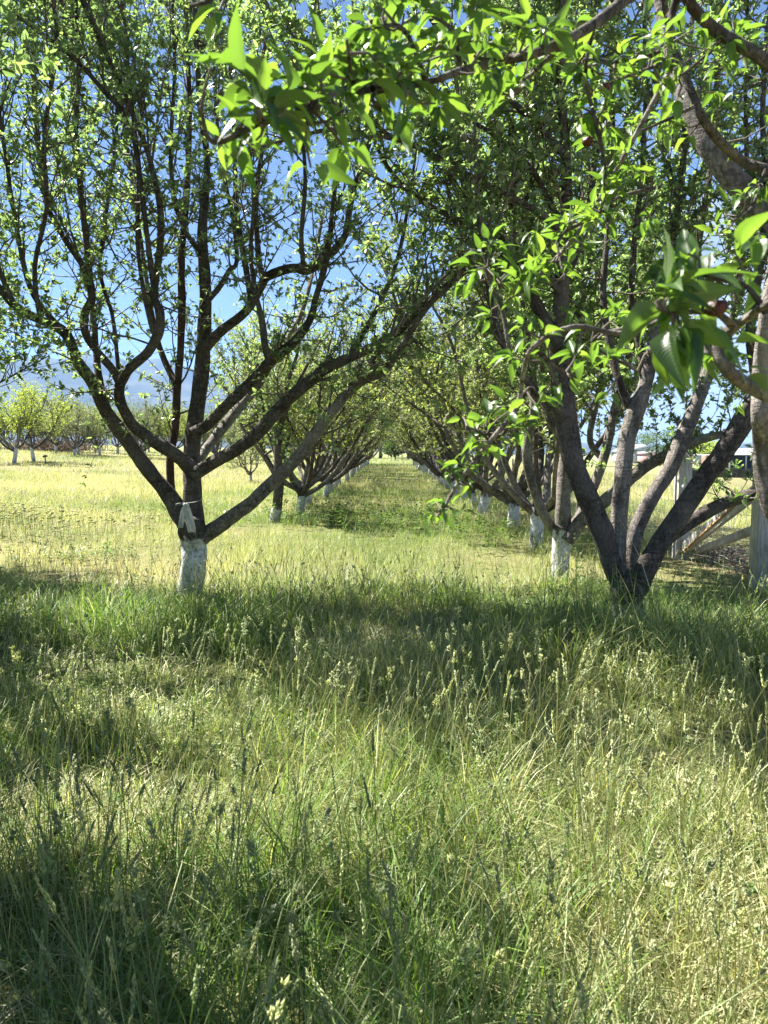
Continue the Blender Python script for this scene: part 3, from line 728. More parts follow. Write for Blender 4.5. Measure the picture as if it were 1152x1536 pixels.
# ---- the near tree on the right
def tree_right():
    D = 6.6; b = P(942, 955, D); b[2] = gz(b[0], b[1])
    t = Tree('apple_tree', b, 'mid', 2)
    t.trunk = trace([(944, 975, 62), (943, 950, 54), (942, 915, 52), (940, 885, 54), (940, 862, 50)], D, D)
    L = lambda spec, d0, d1, par=None, mat=BARK, name='limb': t.add_limb(*trace(spec, d0, d1), mat, par, name)
    r1 = L([(936, 885, 34), (920, 850, 35), (902, 795, 37), (880, 742, 38), (864, 705, 38), (851, 645, 38), (844, 585, 37), (840, 530, 34), (840, 470, 28), (845, 400, 24), (850, 300, 20), (846, 200, 17), (841, 100, 13), (844, -10, 10), (846, -100, 5)], 6.6, 5.9)
    L([(844, 620, 20), (824, 603, 18), (805, 588, 16), (786, 566, 13), (764, 535, 11), (742, 480, 9), (728, 400, 8), (716, 300, 6), (712, 180, 5)], 6.35, 5.6, r1, BARK, 'branch')
    L([(841, 520, 24), (818, 482, 22), (798, 442, 20), (781, 400, 14), (768, 340, 11), (770, 260, 9), (760, 150, 7), (752, 20, 5), (748, -80, 3)], 6.45, 6.7, r1, BARK, 'branch')
    L([(800, 446, 12), (791, 385, 10), (786, 320, 9), (800, 240, 8), (808, 120, 6), (806, -40, 4)], 6.55, 6.4, r1, BARK, 'branch')
    L([(842, 430, 14), (865, 380, 12), (884, 310, 11), (892, 220, 9), (888, 110, 7), (890, -30, 5)], 6.45, 6.9, r1, BARK, 'branch')
    L([(846, 350, 12), (822, 300, 10), (800, 258, 9), (760, 215, 8), (700, 175, 7), (660, 120, 5)], 6.4, 6.0, r1, BARK, 'branch')
    L([(841, 345, 13), (806, 318, 12), (770, 298, 11), (704, 264, 10), (640, 228, 9), (580, 203, 8), (500, 194, 7), (420, 212, 5), (330, 240, 3)], 6.2, 5.4, r1, BARK, 'branch')
    L([(842, 440, 14), (800, 392, 12), (750, 355, 11), (690, 330, 10), (630, 300, 9), (590, 262, 7), (556, 200, 5), (540, 120, 3)], 6.35, 5.9, r1, BARK, 'branch')
    L([(843, 230, 12), (800, 180, 11), (740, 130, 10), (670, 60, 9), (620, -20, 7), (590, -110, 4)], 6.1, 5.6, r1, BARK, 'branch')
    r2 = L([(930, 880, 30), (927, 840, 28), (928, 800, 28), (932, 735, 28), (940, 665, 29), (955, 612, 31), (967, 580, 25), (976, 540, 22), (986, 480, 19), (998, 400, 16), (1014, 330, 14), (1024, 250, 12), (1030, 140, 9), (1040, 0, 7), (1042, -90, 4)], 6.6, 7.3, None, BARK_GREY)
    L([(950, 625, 16), (930, 575, 14), (915, 520, 12), (905, 440, 11), (912, 340, 9), (920, 220, 8), (916, 100, 6), (920, -60, 4)], 6.7, 7.1, r2, BARK, 'branch')
    L([(968, 575, 16), (960, 520, 13), (948, 460, 12), (950, 380, 10), (962, 270, 8), (968, 150, 7), (965, 0, 5)], 6.75, 6.4, r2, BARK, 'branch')
    r3 = L([(945, 880, 28), (946, 845, 27), (956, 792, 27), (980, 742, 27), (1005, 702, 27), (1026, 652, 27), (1046, 602, 25), (1060, 560, 22), (1062, 515, 18), (1054, 450, 15), (1046, 380, 13), (1060, 290, 11), (1072, 180, 9), (1078, 40, 7), (1080, -60, 4)], 6.65, 7.4, None, BARK_GREY)
    L([(1054, 580, 16), (1084, 530, 13), (1100, 470, 11), (1112, 380, 10), (1120, 270, 8), (1118, 130, 6), (1122, 0, 4)], 7.1, 7.4, r3, BARK, 'branch')
    r4 = L([(952, 885, 40), (964, 862, 38), (985, 822, 36), (1020, 772, 35), (1060, 712, 36), (1090, 672, 36), (1116, 630, 37), (1146, 588, 33), (1178, 545, 28), (1205, 480, 22), (1220, 390, 17), (1230, 260, 12), (1240, 100, 8)], 6.5, 5.9)
    L([(1140, 597, 20), (1130, 540, 17), (1126, 480, 15), (1140, 400, 13), (1150, 300, 11), (1144, 180, 9), (1150, 40, 6)], 6.1, 6.3, r4, BARK, 'branch')
    r5 = L([(950, 862, 24), (985, 822, 24), (1025, 790, 25), (1065, 765, 24), (1100, 750, 22), (1140, 738, 21), (1185, 718, 19), (1240, 680, 15), (1290, 610, 11)], 6.7, 7.1)
    t.spacing = .068; t.per = 5.2; t.side_dens = 4.4; t.side_len = 1.5; t.leaf = (.034, .074)
    for l in t.limbs:
        thin = l['r'][0] < .06
        t.shoots(l['p'], l['r'], 7.2 if thin else 5.6, .25, 1.05, .42, .062, .3 if not thin else .1, .1)
        t.shoots(l['p'], l['r'], 5.5, .08, .3, .3, .085, .35, .0, .9)
    for l in t.limbs[1:9]: t.shoots(l['p'], l['r'], 1.0, .9, 1.8, 1.6, .04, .5, 0, .25); t.shoots(l['p'], l['r'], 1.2, 1.2, 2.4, 1.7, .09, .3, 0, .4, 1.8)
    return t, t.finish('nearest apple tree right of the lane, dark limbs fanning from ground level', LEAF, TWIG, trunk_mat(.24))
TR, TR_root = tree_right()

# ---- second tree on the right
def tree_second():
    D = 9.3; b = P(841, 872, D); b[2] = gz(b[0], b[1])
    t = Tree('apple_tree', b, 'mid', 3)
    t.trunk = trace([(840, 885, 38), (841, 868, 31), (841, 835, 30), (842, 805, 32), (843, 788, 32)], D, D)
    L = lambda spec, d0, d1, par=None, mat=BARK_GREY, name='limb': t.add_limb(*trace(spec, d0, d1), mat, par, name)
    L([(840, 815, 18), (832, 798, 18), (815, 770, 17), (797, 722, 16), (790, 682, 16), (796, 640, 14), (800, 600, 12), (798, 540, 10), (782, 450, 8), (770, 350, 6), (764, 250, 5)], 9.3, 9.0)
    s2 = L([(844, 800, 30), (845, 745, 26), (849, 690, 25), (852, 640, 23), (858, 570, 17), (868, 500, 14), (876, 400, 11), (880, 300, 8), (884, 180, 5)], 9.3, 9.5)
    L([(848, 660, 18), (828, 635, 16), (816, 600, 13), (812, 545, 11), (820, 470, 9), (826, 370, 7), (820, 260, 5)], 9.35, 9.8, s2, BARK_GREY, 'branch')
    s3 = L([(850, 812, 24), (875, 778, 23), (906, 752, 23), (960, 706, 21), (1000, 682, 19), (1050, 660, 16), (1096, 647, 13), (1150, 620, 9), (1200, 570, 6)], 9.2, 8.4)
    s4 = L([(854, 800, 20), (880, 755, 18), (900, 705, 17), (912, 662, 16), (921, 620, 16), (936, 572, 13), (950, 500, 11), (962, 410, 9), (970, 300, 6)], 9.4, 10.2)
    L([(905, 690, 12), (885, 660, 11), (895, 600, 10), (905, 540, 8), (900, 460, 6)], 9.7, 10.0, s4, BARK_GREY, 'branch')
    t.spacing = .06; t.per = 5.2; t.side_dens = 4.2; t.side_len = 1.4; t.leaf = (.038, .078)
    for l in t.limbs:
        t.shoots(l['p'], l['r'], 12, .3, 1.3, .45, .07, .3, .1, .75)
        t.shoots(l['p'], l['r'], 4.0, .08, .3, .3, .085, .4, .0, .9)
    return t, t.finish('grey apple tree right of the lane, its white trunk behind the fanned limbs', LEAF, TWIG, trunk_mat(.6), twig_sides=3)
TS, TS_root = tree_second()

# ---- grown orchard trees for the rows
def orchard_proto(seed, H, spread, leafmat, name='apple_tree', dens=7.5, leafs=(.045, .085), trunk_h=.62, nl=6, kind='far', spacing=.1, per=4.6, paint=.5, tr=.1, levels=1, upr=.0):
    r = np.random.default_rng(seed)
    t = Tree(name, (0, 0, 0), kind, seed)
    k = r.normal(0, .03, (4, 2))
    tp = np.array([[0, 0, -.15], [k[0, 0], k[0, 1], .05], [k[1, 0] * 1.5, k[1, 1] * 1.5, trunk_h * .6], [k[1, 0] * 2, k[1, 1] * 2, trunk_h]])
    p = smooth_path(tp, 4); t.trunk = (p, np.interp(np.linspace(0, 1, len(p)), [0, .3, .8, 1], [tr * 1.35, tr * 1.05, tr * .95, tr]))
    a0 = r.uniform(0, 6.28)
    for i in range(nl):
        a = a0 + i * 6.283 / nl + r.normal(0, .25); out = spread * r.uniform(.7, 1.1)
        if i == nl - 1: out *= .25
        hh = H * r.uniform(.72, .98)
        z0 = trunk_h * r.uniform(.7, .97)
        ca, sa = np.cos(a), np.sin(a)
        pts = [tp[-1] * [1, 1, 0] + [0, 0, z0]]
        for u in (.12, .28, .46, .66, .84, 1.0):
            rr = out * (u ** .72); zz = z0 + (hh - z0) * (u ** 1.18)
            w = r.normal(0, .09, 2) * (u + .25)
            pts.append([ca * rr + w[0], sa * rr + w[1], zz])
        p = smooth_path(pts, 3); rad = np.interp(np.linspace(0, 1, len(p)), [0, .2, .6, 1], [tr * .62, tr * .5, tr * .26, .008])
        li = t.add_limb(p, rad, BARK_GREY if r.uniform() < .5 else BARK, None, 'limb', .14, 7)
        for q in range(2):
            j = int(len(p) * r.uniform(.3, .6)); d = r.normal(0, .5, 3) + UP * .8 + np.array([ca, sa, 0]) * .3; d /= np.linalg.norm(d)
            ln = (hh - p[j][2]) * r.uniform(.6, 1.0)
            bp = [p[j]]
            for u in range(4):
                d = d + r.normal(0, .16, 3) + UP * .12; d /= np.linalg.norm(d); bp.append(bp[-1] + d * ln / 4)
            bp = smooth_path(bp, 3)
            t.add_limb(bp, np.linspace(rad[j] * .7, .006, len(bp)), BARK, li, 'branch', .12, 6)
    t.spacing = spacing; t.per = per; t.leaf = leafs; t.levels = levels; t.side_dens = 3.0
    for l in t.limbs:
        t.shoots(l['p'], l['r'], dens, .25, 1.0, .75, .06, .28 if l['name'] == 'limb' else .1, .12)
        t.shoots(l['p'], l['r'], dens * .5, .08, .3, .3, .075, .3, .0, .9)
        if upr: t.shoots(l['p'], l['r'], upr, .7, 1.5, 1.8, .04, .5, 0, .2)
    root = t.finish('x', leafmat, TWIG_FAR, trunk_mat(paint), twig_sides=3)
    return root
def drop(o):
    for ch in [x for x in bpy.data.objects if x.parent == o]: drop(ch)
    bpy.data.objects.remove(o)
def place(proto, x, y, rz, s, label, group, name=None):
    c = copy_tree(proto); c.location = (x, y, float(gz(x, y)) - .01); c.rotation_euler = (0, 0, rz); c.scale = (s, s, s)
    tag(c, label, None, group); return c
row = [orchard_proto(21, 5.2, 2.55, LEAF_FAR, nl=8, paint=.45), orchard_proto(22, 5.4, 2.35, LEAF_FAR, paint=.58, nl=7), orchard_proto(23, 5.0, 2.6, LEAF_FAR, paint=.4, nl=8, tr=.09), orchard_proto(24, 5.3, 2.4, LEAF_PALE, paint=.5, nl=7)]
field = [orchard_proto(31, 4.0, 1.9, LEAF_PALE, dens=9, leafs=(.07, .12), spacing=.1, per=4, trunk_h=.8, paint=.8, levels=0, nl=7),
         orchard_proto(32, 4.1, 2.0, LEAF_DUSKY, dens=9, leafs=(.07, .12), spacing=.1, per=4, trunk_h=.7, paint=.6, levels=0, nl=7),
         orchard_proto(33, 3.8, 1.8, LEAF_FAR, dens=7, leafs=(.07, .12), spacing=.12, per=4, trunk_h=.7, paint=.6, levels=0, nl=6, upr=2.0)]
ORD = ['first', 'second', 'third', 'fourth', 'fifth', 'sixth', 'seventh', 'eighth', 'ninth', 'tenth', 'eleventh', 'twelfth', 'thirteenth', 'fourteenth', 'fifteenth', 'sixteenth', 'seventeenth', 'eighteenth', 'nineteenth', 'twentieth', 'twenty-first', 'twenty-second', 'twenty-third', 'twenty-fourth']
GL, GR = 'apple trees along the left side of the lane', 'apple trees along the right side of the lane'
tag(TL_root, group=GL); tag(TR_root, group=GR); tag(TS_root, group=GR)
# right row beyond the second tree
ys = [12.2, 14.8, 17.4, 20.3] + [23.2 + 3.0 * i for i in range(17)]
for i, y in enumerate(ys):
    x = 2.2 + random.uniform(-.12, .12) + (.15 if i == 0 else 0)
    place(row[(i * 3 + 1) % 4], x, y, random.uniform(0, 6.28), random.uniform(.95, 1.12), f'white-trunked apple tree along the right side of the lane, {ORD[i + 2]} from the viewer', GR)
# left row beyond the near tree; a gap, then the dark spindly one
ys = [18.2, 21.3, 24.4] + [27.4 + 3.0 * i for i in range(16)]
for i, y in enumerate(ys):
    x = -2.15 + random.uniform(-.12, .12)
    place(row[(i * 3) % 4], x, y, random.uniform(0, 6.28), random.uniform(.92, 1.08), f'white-trunked apple tree along the left side of the lane, {ORD[i + 2]} from the viewer', GL)
def tree_dark():
    D = 16.2; b = P(412, 792, D); b[2] = gz(b[0], b[1])
    t = Tree('apple_tree', b, 'far', 7)
    t.trunk = trace([(410, 805, 20), (412, 785, 19), (416, 755, 18), (418, 720, 17), (417, 690, 15)], D, D)
    L = lambda spec, d0, d1, par=None, mat=BARK, name='limb': t.add_limb(*trace(spec, d0, d1), mat, par, name)
    L([(417, 700, 15), (416, 660, 13), (418, 630, 12), (424, 600, 11), (432, 570, 9), (446, 530, 5), (456, 470, 1)], D, D - .3)
    L([(417, 650, 9), (428, 620, 8), (440, 590, 7), (462, 545, 5), (492, 490, 1)], D, D - .6)
    L([(416, 690, 7), (400, 640, 7), (392, 600, 6), (386, 550, 4), (380, 480, 1)], D, D + .6)
    t.spacing = .085; t.leaf = (.045, .085); t.per = 4.5
    for l in t.limbs: t.shoots(l['p'], l['r'], 8, .25, .9, .6, .2, .0, .1)
    p, r = t.trunk; t.shoots(p, np.minimum(r, .05), 16, .08, .3, .3, .2, .1, 0, .9)
    return t.finish('spindly dark-barked apple tree left of the lane, leafy sprouts on its trunk', LEAF, TWIG, trunk_mat(.3), GL)
tree_dark()
# orchard blocks across the left field
GF = 'orchard trees across the left field'
far_spots = [(22, 690, 43, 0, 1.12, 'pale green apple tree at the far left edge of the field, leaning white trunk'),
             (50, 687, 47, 0, 1.15, 'pale green apple tree in the left field, second from the photo edge'),
             (112, 674, 62, 1, 1.05, 'dusky apple tree with bare fan of limbs, in the left field beyond the pale pair')]
for (u, v, d, k, s, lab) in far_spots:
    q = P(u, v, d); place(field[k], q[0], q[1], random.uniform(0, 6.28), s, lab, GF)
q = P(376, 712, 34); place(field[2], q[0], q[1], 1.2, .62, 'small young apple tree alone in the left field, right of the tied trunk', GF)
n = 0
cols = ['far end', 'middle', 'near end']
for ri, (dist, us, ks) in enumerate(((66, range(84, 330, 34), (1, 1, 2, 0)), (76, range(-40, 420, 36), (0, 1, 1, 2)), (90, range(-10, 470, 33), (1, 2, 0, 1)))):
    for j, u in enumerate(us):
        q = P(u + random.uniform(-8, 8), 670, dist + random.uniform(-2, 2))
        place(field[ks[(j * 3 + ri) % 4]], q[0], q[1], random.uniform(0, 6.28), random.uniform(.9, 1.25),
              f'orchard tree in the {["front", "middle", "back"][ri]} row across the left field, {ORD[j]} from the left', GF)
for pr in row + field: drop(pr)

# ---- trees just outside the frame whose boughs and shade reach into it
def tree_over():
    """stands right of the viewer; its boughs hang across the view"""
    b = np.array([2.75, 3.5, 0.]); b[2] = gz(b[0], b[1])
    t = Tree('apple_tree', b, 'near', 4)
    t.trunk = (smooth_path([b + [0, 0, -.15], b + [0, 0, .2], b + [-.03, .02, .55], b + [-.03, .02, .8]], 4), np.interp(np.linspace(0, 1, 13), [0, .3, 1], [.2, .15, .15]))
    top = b + np.array([-.03, .02, .62])
    def L(spec, d0, d1, par=None, mat=BARK, name='limb', root=None):
        p, r = trace(spec, d0, d1)
        if root is not None:
            ctrl = np.array([np.asarray(root), (np.asarray(root) * .5 + p[0] * .5) + np.array([.12, .05, .0]), p[0]])
            q = smooth_path(ctrl, 5)[:-1]
            r = np.concatenate([np.linspace(r[0] * 1.25, r[0], len(q)), r]); p = np.concatenate([q, p])
        return t.add_limb(p, r, mat, par, name, .1, 12)
    a = L([(1240, 880, 40), (1184, 805, 36), (1156, 755, 33), (1145, 705, 31), (1143, 660, 30), (1140, 620, 29), (1142, 560, 28), (1150, 480, 27), (1165, 380, 24), (1176, 250, 20), (1180, 60, 14), (1170, -120, 8)], 3.1, 3.0, None, BARK_GREY, 'limb', top)
    bgl = L([(1225, 400, 46), (1152, 318, 44), (1100, 270, 40), (1062, 218, 38), (1038, 170, 34), (1018, 120, 28), (1000, 60, 22), (985, -30, 17), (970, -140, 10)], 2.9, 3.3, None, BARK_GREY, 'limb', top + [0, 0, .1])
    b2 = L([(1240, 270, 18), (1152, 254, 16), (1112, 240, 15), (1080, 212, 15), (1054, 178, 14), (1036, 135, 14), (1020, 95, 13), (1003, 40, 11), (990, -40, 9)], 2.3, 2.0, None, BARK, 'limb', top + [0, -.1, .2])
    b3 = L([(1250, 190, 22), (1152, 96, 20), (1110, 68, 20), (1070, 42, 19), (1038, 10, 18), (1018, -30, 16), (1000, -90, 12)], 2.0, 1.8, None, BARK, 'limb', top + [0, -.1, .2])
    tb = L([(1060, -130, 24), (1000, -50, 20), (935, 2, 18), (885, 40, 17), (832, 68, 16), (790, 84, 15), (758, 90, 14), (690, 106, 13), (660, 118, 11), (620, 128, 10), (560, 133, 9), (515, 137, 8), (480, 153, 6), (440, 170, 5), (395, 180, 4), (360, 176, 3)], 1.7, 1.02, b3, BARK, 'branch')
    tb2 = L([(1030, -60, 13), (1008, 20, 12), (990, 75, 9), (930, 92, 7), (860, 88, 5)], 1.8, 1.6, b3, BARK, 'branch')
    e = L([(1260, 640, 32), (1152, 592, 28), (1118, 576, 24), (1092, 556, 21), (1077, 530, 20), (1082, 505, 20), (1105, 488, 17), (1130, 470, 14), (1160, 450, 12)], 1.25, 1.05, None, BARK_GREY, 'limb', top + [-.1, -.4, .2])
    e2 = L([(1100, 490, 15), (1075, 470, 11), (1045, 468, 8), (1010, 470, 7), (985, 462, 4)], 1.08, .92, e, BARK, 'branch')
    e3 = L([(1150, 470, 14), (1120, 430, 8), (1085, 420, 7), (1050, 412, 5)], 1.0, .95, e, BARK, 'branch')
    h1 = L([(892, 34, 6), (878, 110, 7), (890, 170, 7), (905, 235, 7), (908, 300, 6), (912, 350, 5)], 1.65, 1.75, tb, BARK, 'branch')
    w1 = L([(1010, 95, 9), (960, 190, 8), (880, 330, 8), (800, 420, 8), (742, 420, 8), (728, 400, 7)], 1.9, 1.9, b2, BARK_GREY, 'branch')
    # hanging pale spray across the gap
    w2 = L([(1000, 478, 9), (930, 500, 9), (860, 490, 9), (800, 520, 8), (785, 560, 8), (776, 610, 8), (745, 650, 8), (715, 688, 8), (690, 720, 7), (668, 758, 6), (660, 770, 5)], 1.3, 1.55, e, BARK_GREY, 'branch')
    w3 = L([(722, 395, 7), (738, 430, 8), (752, 462, 8), (762, 510, 8), (766, 560, 6)], 1.95, 2.0, e, BARK_GREY, 'branch')
    lf = Geo(); tg = Geo(); ros = []
    def ros_at(u, v, d, n, Ls, spread=.035, up=.3):
        c = P(u, v, d); ros.append(1)
        rad = R.normal(0, 1, (n, 3)); rad /= np.linalg.norm(rad, axis=1)[:, None]
        D = rad + UP * up; L = Ls * R.uniform(.6, 1.25, n)
        Nn = UP + R.normal(0, .45, (n, 3))
        leaves(lf, c + rad * R.uniform(0, spread, (n, 1)) * .35, D, Nn, L, L * .25 * R.uniform(.85, 1.2, n), 'near', .3, .35)
    def along(li, n, off, Ls, per, s0=.15, s1=1.0):
        p = t.limbs[li]['p']
        for _ in range(n):
            f = R.uniform(s0, s1) * (len(p) - 1); i = min(int(f), len(p) - 2); c = p[i] + (p[i + 1] - p[i]) * (f - i)
            o = R.normal(0, 1, 3) + UP * .5; o /= np.linalg.norm(o); ln = R.uniform(.25, 1) * off; c2 = c + o * ln
            Pn = np.stack([c, (c + c2) / 2 + R.normal(0, .006, 3), c2])[None]; twigs(tg, Pn, np.array([.0028]), np.array([.0015]), 5)
            k = max(2, R.poisson(per)); rad = R.normal(0, 1, (k, 3)); rad /= np.linalg.norm(rad, axis=1)[:, None]
            L = Ls * .87 * R.uniform(.5, 1.25, k)
            leaves(lf, c2 + rad * .004, rad + o * .6 + UP * .15, UP + R.normal(0, .45, (k, 3)), L, L * .185 * R.uniform(.75, 1.2, k), 'near', .6, .65)
    along(tb, 24, .09, .058, 4, .32, .86); along(tb, 9, .05, .078, 4, .82, 1); along(tb2, 18, .12, .056, 4, .2)
    along(b3, 14, .14, .056, 4, .3); along(b2, 10, .12, .054, 4, .3); along(bgl, 8, .2, .056, 4, .45)
    along(h1, 20, .06, .054, 5, .1); along(w1, 20, .09, .054, 4, .25); along(e2, 8, .03, .088, 4, .4); along(e3, 5, .04, .085, 4, .35)
    along(w2, 20, .045, .045, 4, .25); along(w3, 5, .04, .05, 4, .1); along(a, 10, .12, .055, 4, .35); along(e, 5, .05, .06, 4, .3, .7)
    # sprays drooping between the boughs
    def spray(u0, v0, u1, v1, d0, d1, n, Ls=.062):
        a_, b_ = P(u0, v0, d0), P(u1, v1, d1)
        li = t.add_limb(smooth_path([a_, (a_ + b_) / 2 + R.normal(0, .03, 3), b_], 5), np.linspace(.005, .0022, 11), BARK, None, 'branch', .05, 6)
        t.limbs[li]['parent'] = tb
        along(li, n, .07, Ls, 5, .1)
    spray(640, 125, 560, 40, 1.3, 1.25, 9, .07); spray(560, 133, 520, 60, 1.15, 1.1, 8, .072); spray(690, 106, 640, 20, 1.4, 1.4, 9, .066); spray(760, 90, 700, 30, 1.5, 1.5, 8)
    spray(850, 60, 800, 120, 1.6, 1.65, 8); spray(500, 140, 470, 190, 1.1, 1.1, 5, .07); spray(640, 125, 600, 190, 1.3, 1.35, 6, .06)
    spray(1090, 60, 1000, 130, 2.0, 1.9, 9); spray(1040, 160, 950, 200, 2.1, 1.9, 7, .055); spray(1010, 90, 900, 130, 1.9, 1.8, 8, .055); spray(990, 280, 900, 320, 1.9, 1.7, 8, .055)
    spray(1150, 250, 1100, 330, 2.1, 1.9, 8); spray(800, 420, 760, 450, 1.9, 1.8, 7); spray(880, 330, 850, 430, 1.9, 1.8, 8); spray(1000, 478, 960, 560, 1.4, 1.6, 8, .055)
    spray(800, 520, 850, 560, 1.4, 1.5, 5, .05); spray(776, 610, 830, 640, 1.5, 1.5, 3, .05); spray(776, 610, 700, 640, 1.5, 1.5, 6, .05); spray(1152, 470, 1152, 380, 1.0, 1.0, 5, .065)
    spray(395, 180, 300, 160, 1.03, 1.0, 3, .06); spray(330, -40, 285, 10, 1.15, 1.1, 3, .055); spray(1000, -50, 330, -70, 1.5, 1.15, 12, .06)
    root = t.finish('apple tree standing nearest the viewer on the right, boughs hanging across the view', LEAF, TWIG, trunk_mat(.5), GR)
    tag(tg.build('twigs', TWIG, root, origin=t.base), kind='stuff'); lf.build('crown', LEAF_NEAR, root, origin=t.base)
    return root
tree_over()
row_shade = orchard_proto(42, 5.2, 2.2, LEAF, dens=14, leafs=(.055, .09), kind='far', nl=8)
side = orchard_proto(41, 5.0, 1.9, LEAF, dens=11, leafs=(.045, .085), nl=7, kind='mid', spacing=.065, paint=.5, tr=.12)
side.location = (-3.6, 2.6, float(gz(-3.6, 2.6))); place(row_shade, -5.3, 6.1, 1.0, .88, 'apple tree just past the left edge of the photo, nearer than the tied trunk', GL)
place(row_shade, -6.7, 9.2, 2.6, .88, 'apple tree past the left edge of the photo, farther back than the tied trunk', GL); drop(row_shade)
tag(side, 'small apple tree left of the viewer, shading the grass at the lower left', None, GL)

# ------------------------------------------------------------------ rag, fruit, stake
def cloth_mat():
    m, nt, out = newmat('pale_plastic_film')
    n = noise(nt, 30, 4, .6, coords(nt, 'Object'))
    b = pbsdf(nt, None, ramp(nt, n, [(.3, (.36, .37, .35)), (.7, (.6, .6, .57))]), .4, bump(nt, n, .9, .02), .5)
    t = nd(nt, 'ShaderNodeBsdfTranslucent'); t.inputs[0].default_value = (.7, .72, .68, 1)
    mx = nd(nt, 'ShaderNodeMixShader'); mx.inputs[0].default_value = .3
    lk(nt, b.outputs[0], mx.inputs[1]); lk(nt, t.outputs[0], mx.inputs[2]); lk(nt, mx.outputs[0], out.inputs[0])
    return m
def rag():
    FILM = cloth_mat()
    c = P(288, 752, 8.2)
    pts = [TL.trunk] + [(l['p'], l['r']) for l in TL.limbs]
    near = [(q[1] - rr * 1.08, q[1]) for p_, r_ in pts for q, rr in zip(p_, r_) if c[2] - .32 < q[2] < c[2] + .03 and abs(q[0] - c[0]) < .13]
    front = min(n_[0] for n_ in near); c[1] = front + .15; root = empty('plastic_rag', c)
    tag(root, 'pale plastic rag hanging from a string round the forked trunk', 'rag')
    # hanging film: a pinched top that opens into two tails
    r0 = .145
    def tail(a0, a1, h, w0, w1, name, ph):
        nu, nv = 9, 14; V = []
        for j in range(nv):
            t = j / (nv - 1); ang = a0 + (a1 - a0) * t; w = w0 + (w1 - w0) * math.sin(t * math.pi * .72)
            for i in range(nu):
                u = i / (nu - 1) - .5
                x = math.sin(ang) * .15 + u * w; fold = .02 * math.sin(u * 19 + ph + t * 2) * t
                V.append([x, -(r0 + .022 + .012 * min(1, t * 1.6) + abs(fold)) + .04 * (x / .17) ** 2, .0 - h * t - .02 * abs(u)])
        Q = [[j * nu + i, j * nu + i + 1, (j + 1) * nu + i + 1, (j + 1) * nu + i] for j in range(nv - 1) for i in range(nu - 1)]
        o = mk(name, V, Q, None, FILM, None, True, root)
        s = o.modifiers.new('film', 'SOLIDIFY'); s.thickness = .003
    tail(-.02, -.3, .25, .035, .06, 'tail', .4); tail(.12, .5, .3, .045, .085, 'tail', 2.0)
    g = Geo(); a = np.linspace(0, 2 * np.pi, 25)
    tube(g, np.stack([np.cos(a) * (r0 - .01), np.sin(a) * (r0 + .012), .012 * np.sin(a * 2) + .03 * np.cos(a)], -1), np.full(25, .004), 6)
    g.build('string', FILM, root)
rag()

def apple_mat():
    m, nt, out = newmat('withered_apple_skin')
    n = noise(nt, 40, 5, .6, coords(nt, 'Object'))
    pbsdf(nt, out, ramp(nt, n, [(.35, (.02, .008, .007)), (.6, (.09, .02, .016)), (.75, (.15, .05, .03))]), .5, bump(nt, n, .9, .006), .4)
    return m
APPLE = apple_mat()
def apple_mesh(seed):
    r = np.random.default_rng(seed); nu, nv = 14, 10; V = []
    for j in range(nv):
        th = math.pi * (j + .001) / (nv - 1)
        for i in range(nu):
            ph = 2 * math.pi * i / nu
            rr = (1 - .25 * abs(math.cos(th)) ** 6) * (1 + .09 * math.sin(ph * 5 + th * 3) + .07 * r.normal())
            V.append([rr * math.sin(th) * math.cos(ph), rr * math.sin(th) * math.sin(ph), .92 * rr * math.cos(th) - .22 * math.exp(-(th / .45) ** 2)])
    Q = [[j * nu + i, (j + 1) * nu + i, (j + 1) * nu + (i + 1) % nu, j * nu + (i + 1) % nu] for j in range(nv - 1) for i in range(nu)]
    return np.array(V), Q
def apple(u, v, d, r, lab, i):
    c = P(u, v, d); root = empty('withered_apple', c); tag(root, lab, 'apple', 'withered apples left on the boughs')
    V, Q = apple_mesh(i); mk('fruit', V * r, Q, None, APPLE, None, True, root)
    g = Geo(); tube(g, smooth_path([[0, 0, r * .55], [r * .15, 0, r * 1.1], [r * .1, 0, r * 1.7]], 3), np.full(7, r * .09), 6); g.build('stem', TWIG, root)
for i, (u, v, d, r, lab) in enumerate((
        (882, 212, 1.75, .0125, 'shrivelled red apple on the hanging twig under the top boughs'),
        (908, 131, 1.75, .011, 'small brown shrivelled apple just above the red one on the hanging twig'),
        (1075, 462, 1.0, .013, 'dark red apple among the big blurred leaves at right'),
        (145, 548, 8.1, .036, 'bright red withered apple on the left tree, beside the mountains'),
        (82, 423, 7.8, .03, 'red withered apple at the left tree, above its bent lowest limb'),
        (70, 436, 7.8, .026, 'dark withered apple hanging next to a red one on the left tree'),
        (214, 398, 7.9, .026, 'dark withered apple in the middle of the left crown'),
        (234, 382, 7.9, .028, 'brownish red withered apple inside the left crown'),
        (223, 440, 7.9, .024, 'small reddish withered apple over the hooked limb of the left tree'),
        (105, 88, 7.7, .026, 'black withered apple high in the left crown'),
        (90, 101, 7.7, .028, 'dark withered apple high at the left, beneath a black one'))): apple(u, v, d, r, lab, i)

